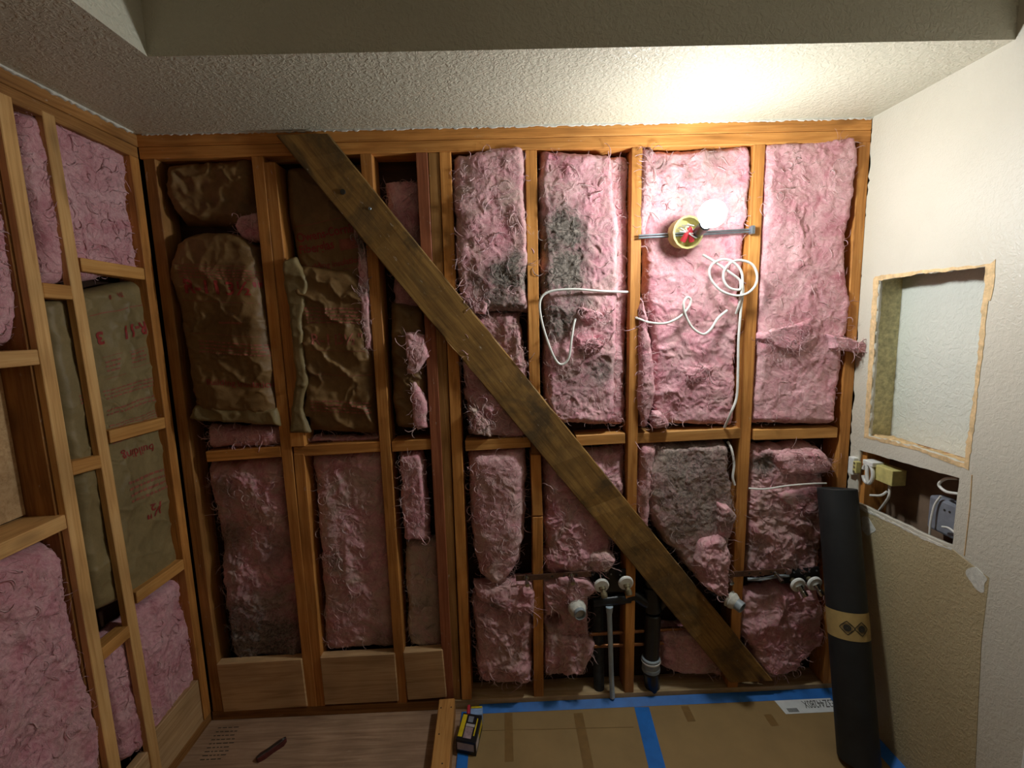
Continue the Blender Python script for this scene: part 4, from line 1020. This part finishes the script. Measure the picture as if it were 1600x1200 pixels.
MB().tube(spline([at(1472, 823, x=W + .03), at(1482, 825, x=W + .03), at(1494, 834, x=W + .03)], 8), .003, 8).build('cord', M['cable'], gd, True)

# ------------------------------------------------------------------ floor things
ct = .005
cb = empty('cardboard_sheet'); tag(cb, 'flattened cardboard sheet covering the floor under the plumbing', 'cardboard')
MB().box((.962, -1.35, .0005), (W - .004, -.012, ct)).build('sheet', M['card'], cb)
def strip(name, pts, mat, th=.0006):
    V = [np.array(p) for p in pts]; up = np.array([0, 0, th])
    return MB().hexa(V + [v + up for v in V]).build(name, mat, cb)
zt = ct + .0002
strip('tape_strip', [(1.03, -.032, zt), (W - .003, -.034, zt), (W - .003, -.002, .020), (1.03, -.002, .018)], M['tape'])
A_, B_ = at(991, 1105, z=zt), at(1014, 1105, z=zt); C_, D_ = at(1040, 1199, z=zt), at(1013, 1199, z=zt)
dv = (C_ - B_) * 1.8
strip('tape_strip', [A_ + dv, B_ + dv, B_, A_], M['tape'], .0009)
strip('tape_strip', [(.962, -1.3, zt), (1.0, -1.3, zt), (1.0, -.02, zt), (.962, -.02, zt)], M['tape'], .0012)
strip('tape_strip', [(W - .035, -1.3, zt), (W - .0005, -1.3, .022), (W - .0005, -.03, .022), (W - .035, -.03, zt)], M['tape'], .0015)
for (px, py, w_, l_) in ((795, 1150, .03, .2), (912, 1160, .035, .25), (1075, 1115, .03, .07), (1205, 1125, .03, .05)):
    c = at(px, py, z=zt); strip('packing_tape', [c + (-w_ / 2, -l_ / 2, 0), c + (w_ / 2, -l_ / 2, 0), c + (w_ / 2, l_ / 2, 0), c + (-w_ / 2, l_ / 2, 0)], M['cardtape'], .0003)
c0 = at(745, 1142, z=zt); c1 = at(990, 1136, z=zt)
MB().tube([c0, c1], .0012, 5).build('sheet_crease', M['cardtape'], cb)
l4 = [at(1228, 1116, z=zt), at(1330, 1111, z=zt), at(1318, 1090, z=zt), at(1210, 1095, z=zt)]
lab = strip('shipping_label', l4, M['paper'], .0009)
V, F = text_mesh('D-WE3Z44280X', .0)
bx0, bx1 = V[:, 0].min(), V[:, 0].max(); by0, by1 = V[:, 1].min(), V[:, 1].max()
VV = []
for v in V:
    s_ = 1 - (v[0] - bx0) / (bx1 - bx0); q_ = 1 - (v[1] - by0) / (by1 - by0)
    s_ = .36 + s_ * .66; q_ = .32 + q_ * .56
    lo = l4[0] * (1 - s_) + l4[1] * s_; hi = l4[3] * (1 - s_) + l4[2] * s_
    VV.append(lo * (1 - q_) + hi * q_ + np.array([0, 0, .0014]))
o = link('label_print', mesh_np('label_print', VV, F), M['ink'], lab)
lo = l4[0] + (l4[1] - l4[0]) * .07 + (l4[3] - l4[0]) * .10 + np.array([0, 0, .0011])
for k in range(9):
    MB().box(lo + np.array([k * .0045, 0, 0]), lo + np.array([k * .0045 + .0028, .018, .0003])).build('bar_mark', M['ink'], lab)

# kerb board between the plywood and the cardboard
zk = .07
k1, k2, k3, k4 = at(684, 1091, z=zk), at(713, 1091, z=zk), at(707, 1200, z=zk), at(667, 1200, z=zk)
a_ = (k1 + k2) / 2; b_ = (k3 + k4) / 2; dk = (b_ - a_) / np.linalg.norm(b_ - a_)
a_[1] = min(a_[1], -.004)
kb = board('curb_board', a_, a_ + np.array([b_[0] - a_[0], b_[1] - a_[1], 0]) * 5.2, .060, .0695, M['pine_block'], None, (0, 0, 1), bev=.003)
tag(kb, 'pale pine curb board with nail holes between plywood and cardboard', 'board')
for px in ((689, 1106), (705, 1105), (686, 1147), (691, 1193)):
    c = at(*px, z=zk); o = MB().cyl(c + (0, 0, -.002), c + (0, 0, .0008), .0028, 8).build('nail', M['nail'])
    o.parent = kb; o.matrix_parent_inverse = kb.matrix_world.inverted()
# printed carton
zb = .058
T_ = [at(724, 1113, z=zb), at(753, 1118, z=zb), at(743, 1161, z=zb), at(711, 1157, z=zb)]
T_[3] = T_[0] + (T_[2] - T_[1]); zl = ct + .0004
bt = [np.array([p[0], p[1], zl]) for p in T_]
cx = empty('carton'); tag(cx, 'black and yellow printed carton lying on cardboard beside curb', 'carton')
MB().hexa([bt[3], bt[2], bt[1], bt[0], T_[3], T_[2], T_[1], T_[0]]).build('carton_body', M['box_black'], cx, bevel=.0015)
def onbox(name, O, X, Y, u0, u1, v0, v1, mat):
    n_ = np.cross(X, Y); n_ = n_ / np.linalg.norm(n_) * .0006
    if n_ @ (CAM - O) < 0: n_ = -n_
    p = [O + X * u + Y * v for u, v in ((u0, v0), (u1, v0), (u1, v1), (u0, v1))]
    MB().hexa([q - n_ * .2 for q in p] + [q + n_ for q in p]).build(name, mat, cx)
O, X, Y = T_[3], T_[2] - T_[3], T_[0] - T_[3]
onbox('yellow_stripe', O, X, Y, .04, .26, .12, .93, M['box_yellow'])
onbox('printed_picture', O, X, Y, .32, .72, .10, .50, M['box_pic'])
onbox('white_flash', O, X, Y, .32, .76, .52, .62, M['box_white'])
onbox('yellow_line', O, X, Y, .80, .86, .22, .86, M['box_yellow'])
onbox('silver_panel', O, X, Y, .36, .62, .68, .9, M['grey_dev'])
Yf = T_[3] - bt[3]
onbox('pale_panel', bt[3], X, Yf, .06, .90, .3, .82, M['box_white'])
onbox('side_stripe', bt[2], T_[1] - T_[2], Yf, .45, .98, .35, .75, M['box_yellow'])
onbox('side_panel', bt[2], T_[1] - T_[2], Yf, .05, .42, .25, .8, M['box_white'])
# little package behind it
sp = empty('small_package'); tag(sp, 'small pale blue and yellow package with red end behind carton', 'package')
z2 = .045; a_ = at(737, 1090, z=z2); b_ = at(755, 1090, z=z2)
a_[1] = b_[1] = -.045
MB().box((a_[0], -.085, zl + .0012), (b_[0], -.05, .052)).build('package_body', M['paleblue'], sp, bevel=.002)
MB().box((a_[0] + .012, -.0865, .014), (b_[0] - .001, -.0848, .038)).build('dark_window', M['grey_dev'], sp)
MB().box((a_[0] + .002, -.058, .0521), (b_[0] - .001, -.0505, .055)).build('yellow_top', M['box_yellow'], sp, bevel=.001)
MB().box((a_[0] - .0130, -.088, zl + .0012), (a_[0] - .0006, -.047, .062)).build('red_end', M['red'], sp, bevel=.004)
# folding knife on the plywood
kn = empty('utility_knife'); tag(kn, 'dark red folding utility knife lying on plywood floor', 'knife')
a_, b_ = at(401, 1187, z=.008), at(447, 1155, z=.008); d_ = (b_ - a_); Lk = np.linalg.norm(d_); d_ /= Lk; s_ = np.cross([0, 0, 1.], d_)
def kshape(offs, z0, z1):
    pts = [(0, -.010), (.02, -.015), (.5 * Lk, -.013), (.85 * Lk, -.015), (Lk, -.006), (Lk, .008), (.8 * Lk, .013), (.4 * Lk, .010), (.02, .014), (0, .008)]
    mb = MB(); n_ = len(pts)
    Vv = [a_ * (1, 1, 0) + d_ * p * 1 + s_ * q * offs + np.array([0, 0, z0]) for p, q in pts] + [a_ * (1, 1, 0) + d_ * p + s_ * q * offs * .85 + np.array([0, 0, z1]) for p, q in pts]
    mb.add(Vv, [tuple(range(n_ - 1, -1, -1)), tuple(range(n_, 2 * n_))] + [(i, (i + 1) % n_, n_ + (i + 1) % n_, n_ + i) for i in range(n_)]); return mb
kshape(1.0, .0004, .015).build('handle', M['knife'], kn, bevel=.001)
kshape(.45, .0151, .0175).build('handle_inlay', M['steel'], kn)
MB().cyl(a_ * (1, 1, 0) + d_ * Lk * .9 + np.array([0, 0, .0152]), a_ * (1, 1, 0) + d_ * Lk * .9 + np.array([0, 0, .018]), .004, 10).build('pivot_screw', M['galv'], kn, True)
# factory stamp on the plywood
mb = MB()
for i in range(9):
    c = at(372 - i * 3.2, 1136 + i * 6.2, z=0); x = 0
    while x < .075:
        l = random.uniform(.006, .02); mb.box(c + np.array([x - .075, -.0016, .0001]), c + np.array([x - .075 + l, .0016, .0004])); x += l + .005
mb.build('factory_stamp', M['ink'], fl)

# black roll leaning in the corner
rl = empty('felt_roll'); tag(rl, 'tall black roll with kraft band leaning in right corner', 'roll')
r0, r1 = np.array([2.298, -.302, ct + .017]), np.array([2.338, -.068, .868]); R_ = .0605
axr = (r1 - r0); Lr = np.linalg.norm(axr); axr /= Lr
MB().lathe(r0, r1, [(0, R_ * .5), (0, R_ - .002), (.002, R_), (Lr - .002, R_), (Lr, R_ - .002), (Lr, .022), (Lr - .3, .020)], 40, caps=False).build('roll_body', M['felt'], rl, True)
def on_roll(t, a, dr=.0):                # a = angle from the direction facing the camera
    e1 = np.array([CAM[0], CAM[1], 0]) - np.array([r0[0], r0[1], 0]); e1 -= axr * (e1 @ axr); e1 /= np.linalg.norm(e1); e2 = np.cross(axr, e1)
    return r0 + axr * t + (R_ + dr) * (math.cos(a) * e1 + math.sin(a) * e2)
tb0 = tb1 = None
best = []
for t in np.linspace(0, Lr, 400):
    p = on_roll(t, 0); d = p - CAM; best.append((600 - FPX * (d @ UP) / (d @ FW), t))
tlo = min(best, key=lambda q: abs(q[0] - 1001))[1]; thi = min(best, key=lambda q: abs(q[0] - 957))[1]
V, F = [], []
na = 40
for i in range(na):
    a = 2 * math.pi * i / na
    V += [on_roll(tlo, a, .0012), on_roll(thi, a, .0012)]
for i in range(na): F.append((2 * i, 2 * ((i + 1) % na), 2 * ((i + 1) % na) + 1, 2 * i + 1))
bd = link('paper_band', mesh_np('paper_band', V, F), M['band'], rl, True)
def ring(t, a, ro, ri, power, sx=1.0):    # diamond-ish outlined mark following the roll
    V, F = [], []; n_ = 32
    for i in range(n_):
        th = 2 * math.pi * i / n_; c, s = math.cos(th), math.sin(th); k = 1 / (abs(c) ** power + abs(s) ** power) ** (1 / power)
        for rr in (ro, ri): V.append(on_roll(t + rr * k * s, a + rr * k * c * sx / R_, .0018))
    for i in range(n_): F.append((2 * i, 2 * ((i + 1) % n_), 2 * ((i + 1) % n_) + 1, 2 * i + 1))
    return V, F
mk = MB(); tm = (tlo + thi) / 2 - .004
for a in (.06, .74):
    mk.add(*ring(tm, a, .0225, .0195, 1.15)); mk.add(*ring(tm, a, .0115, .0008, 2.0)); mk.add(*ring(tm, a, .0150, .0138, 1.8))
mk.build('band_emblem', M['ink'], bd)
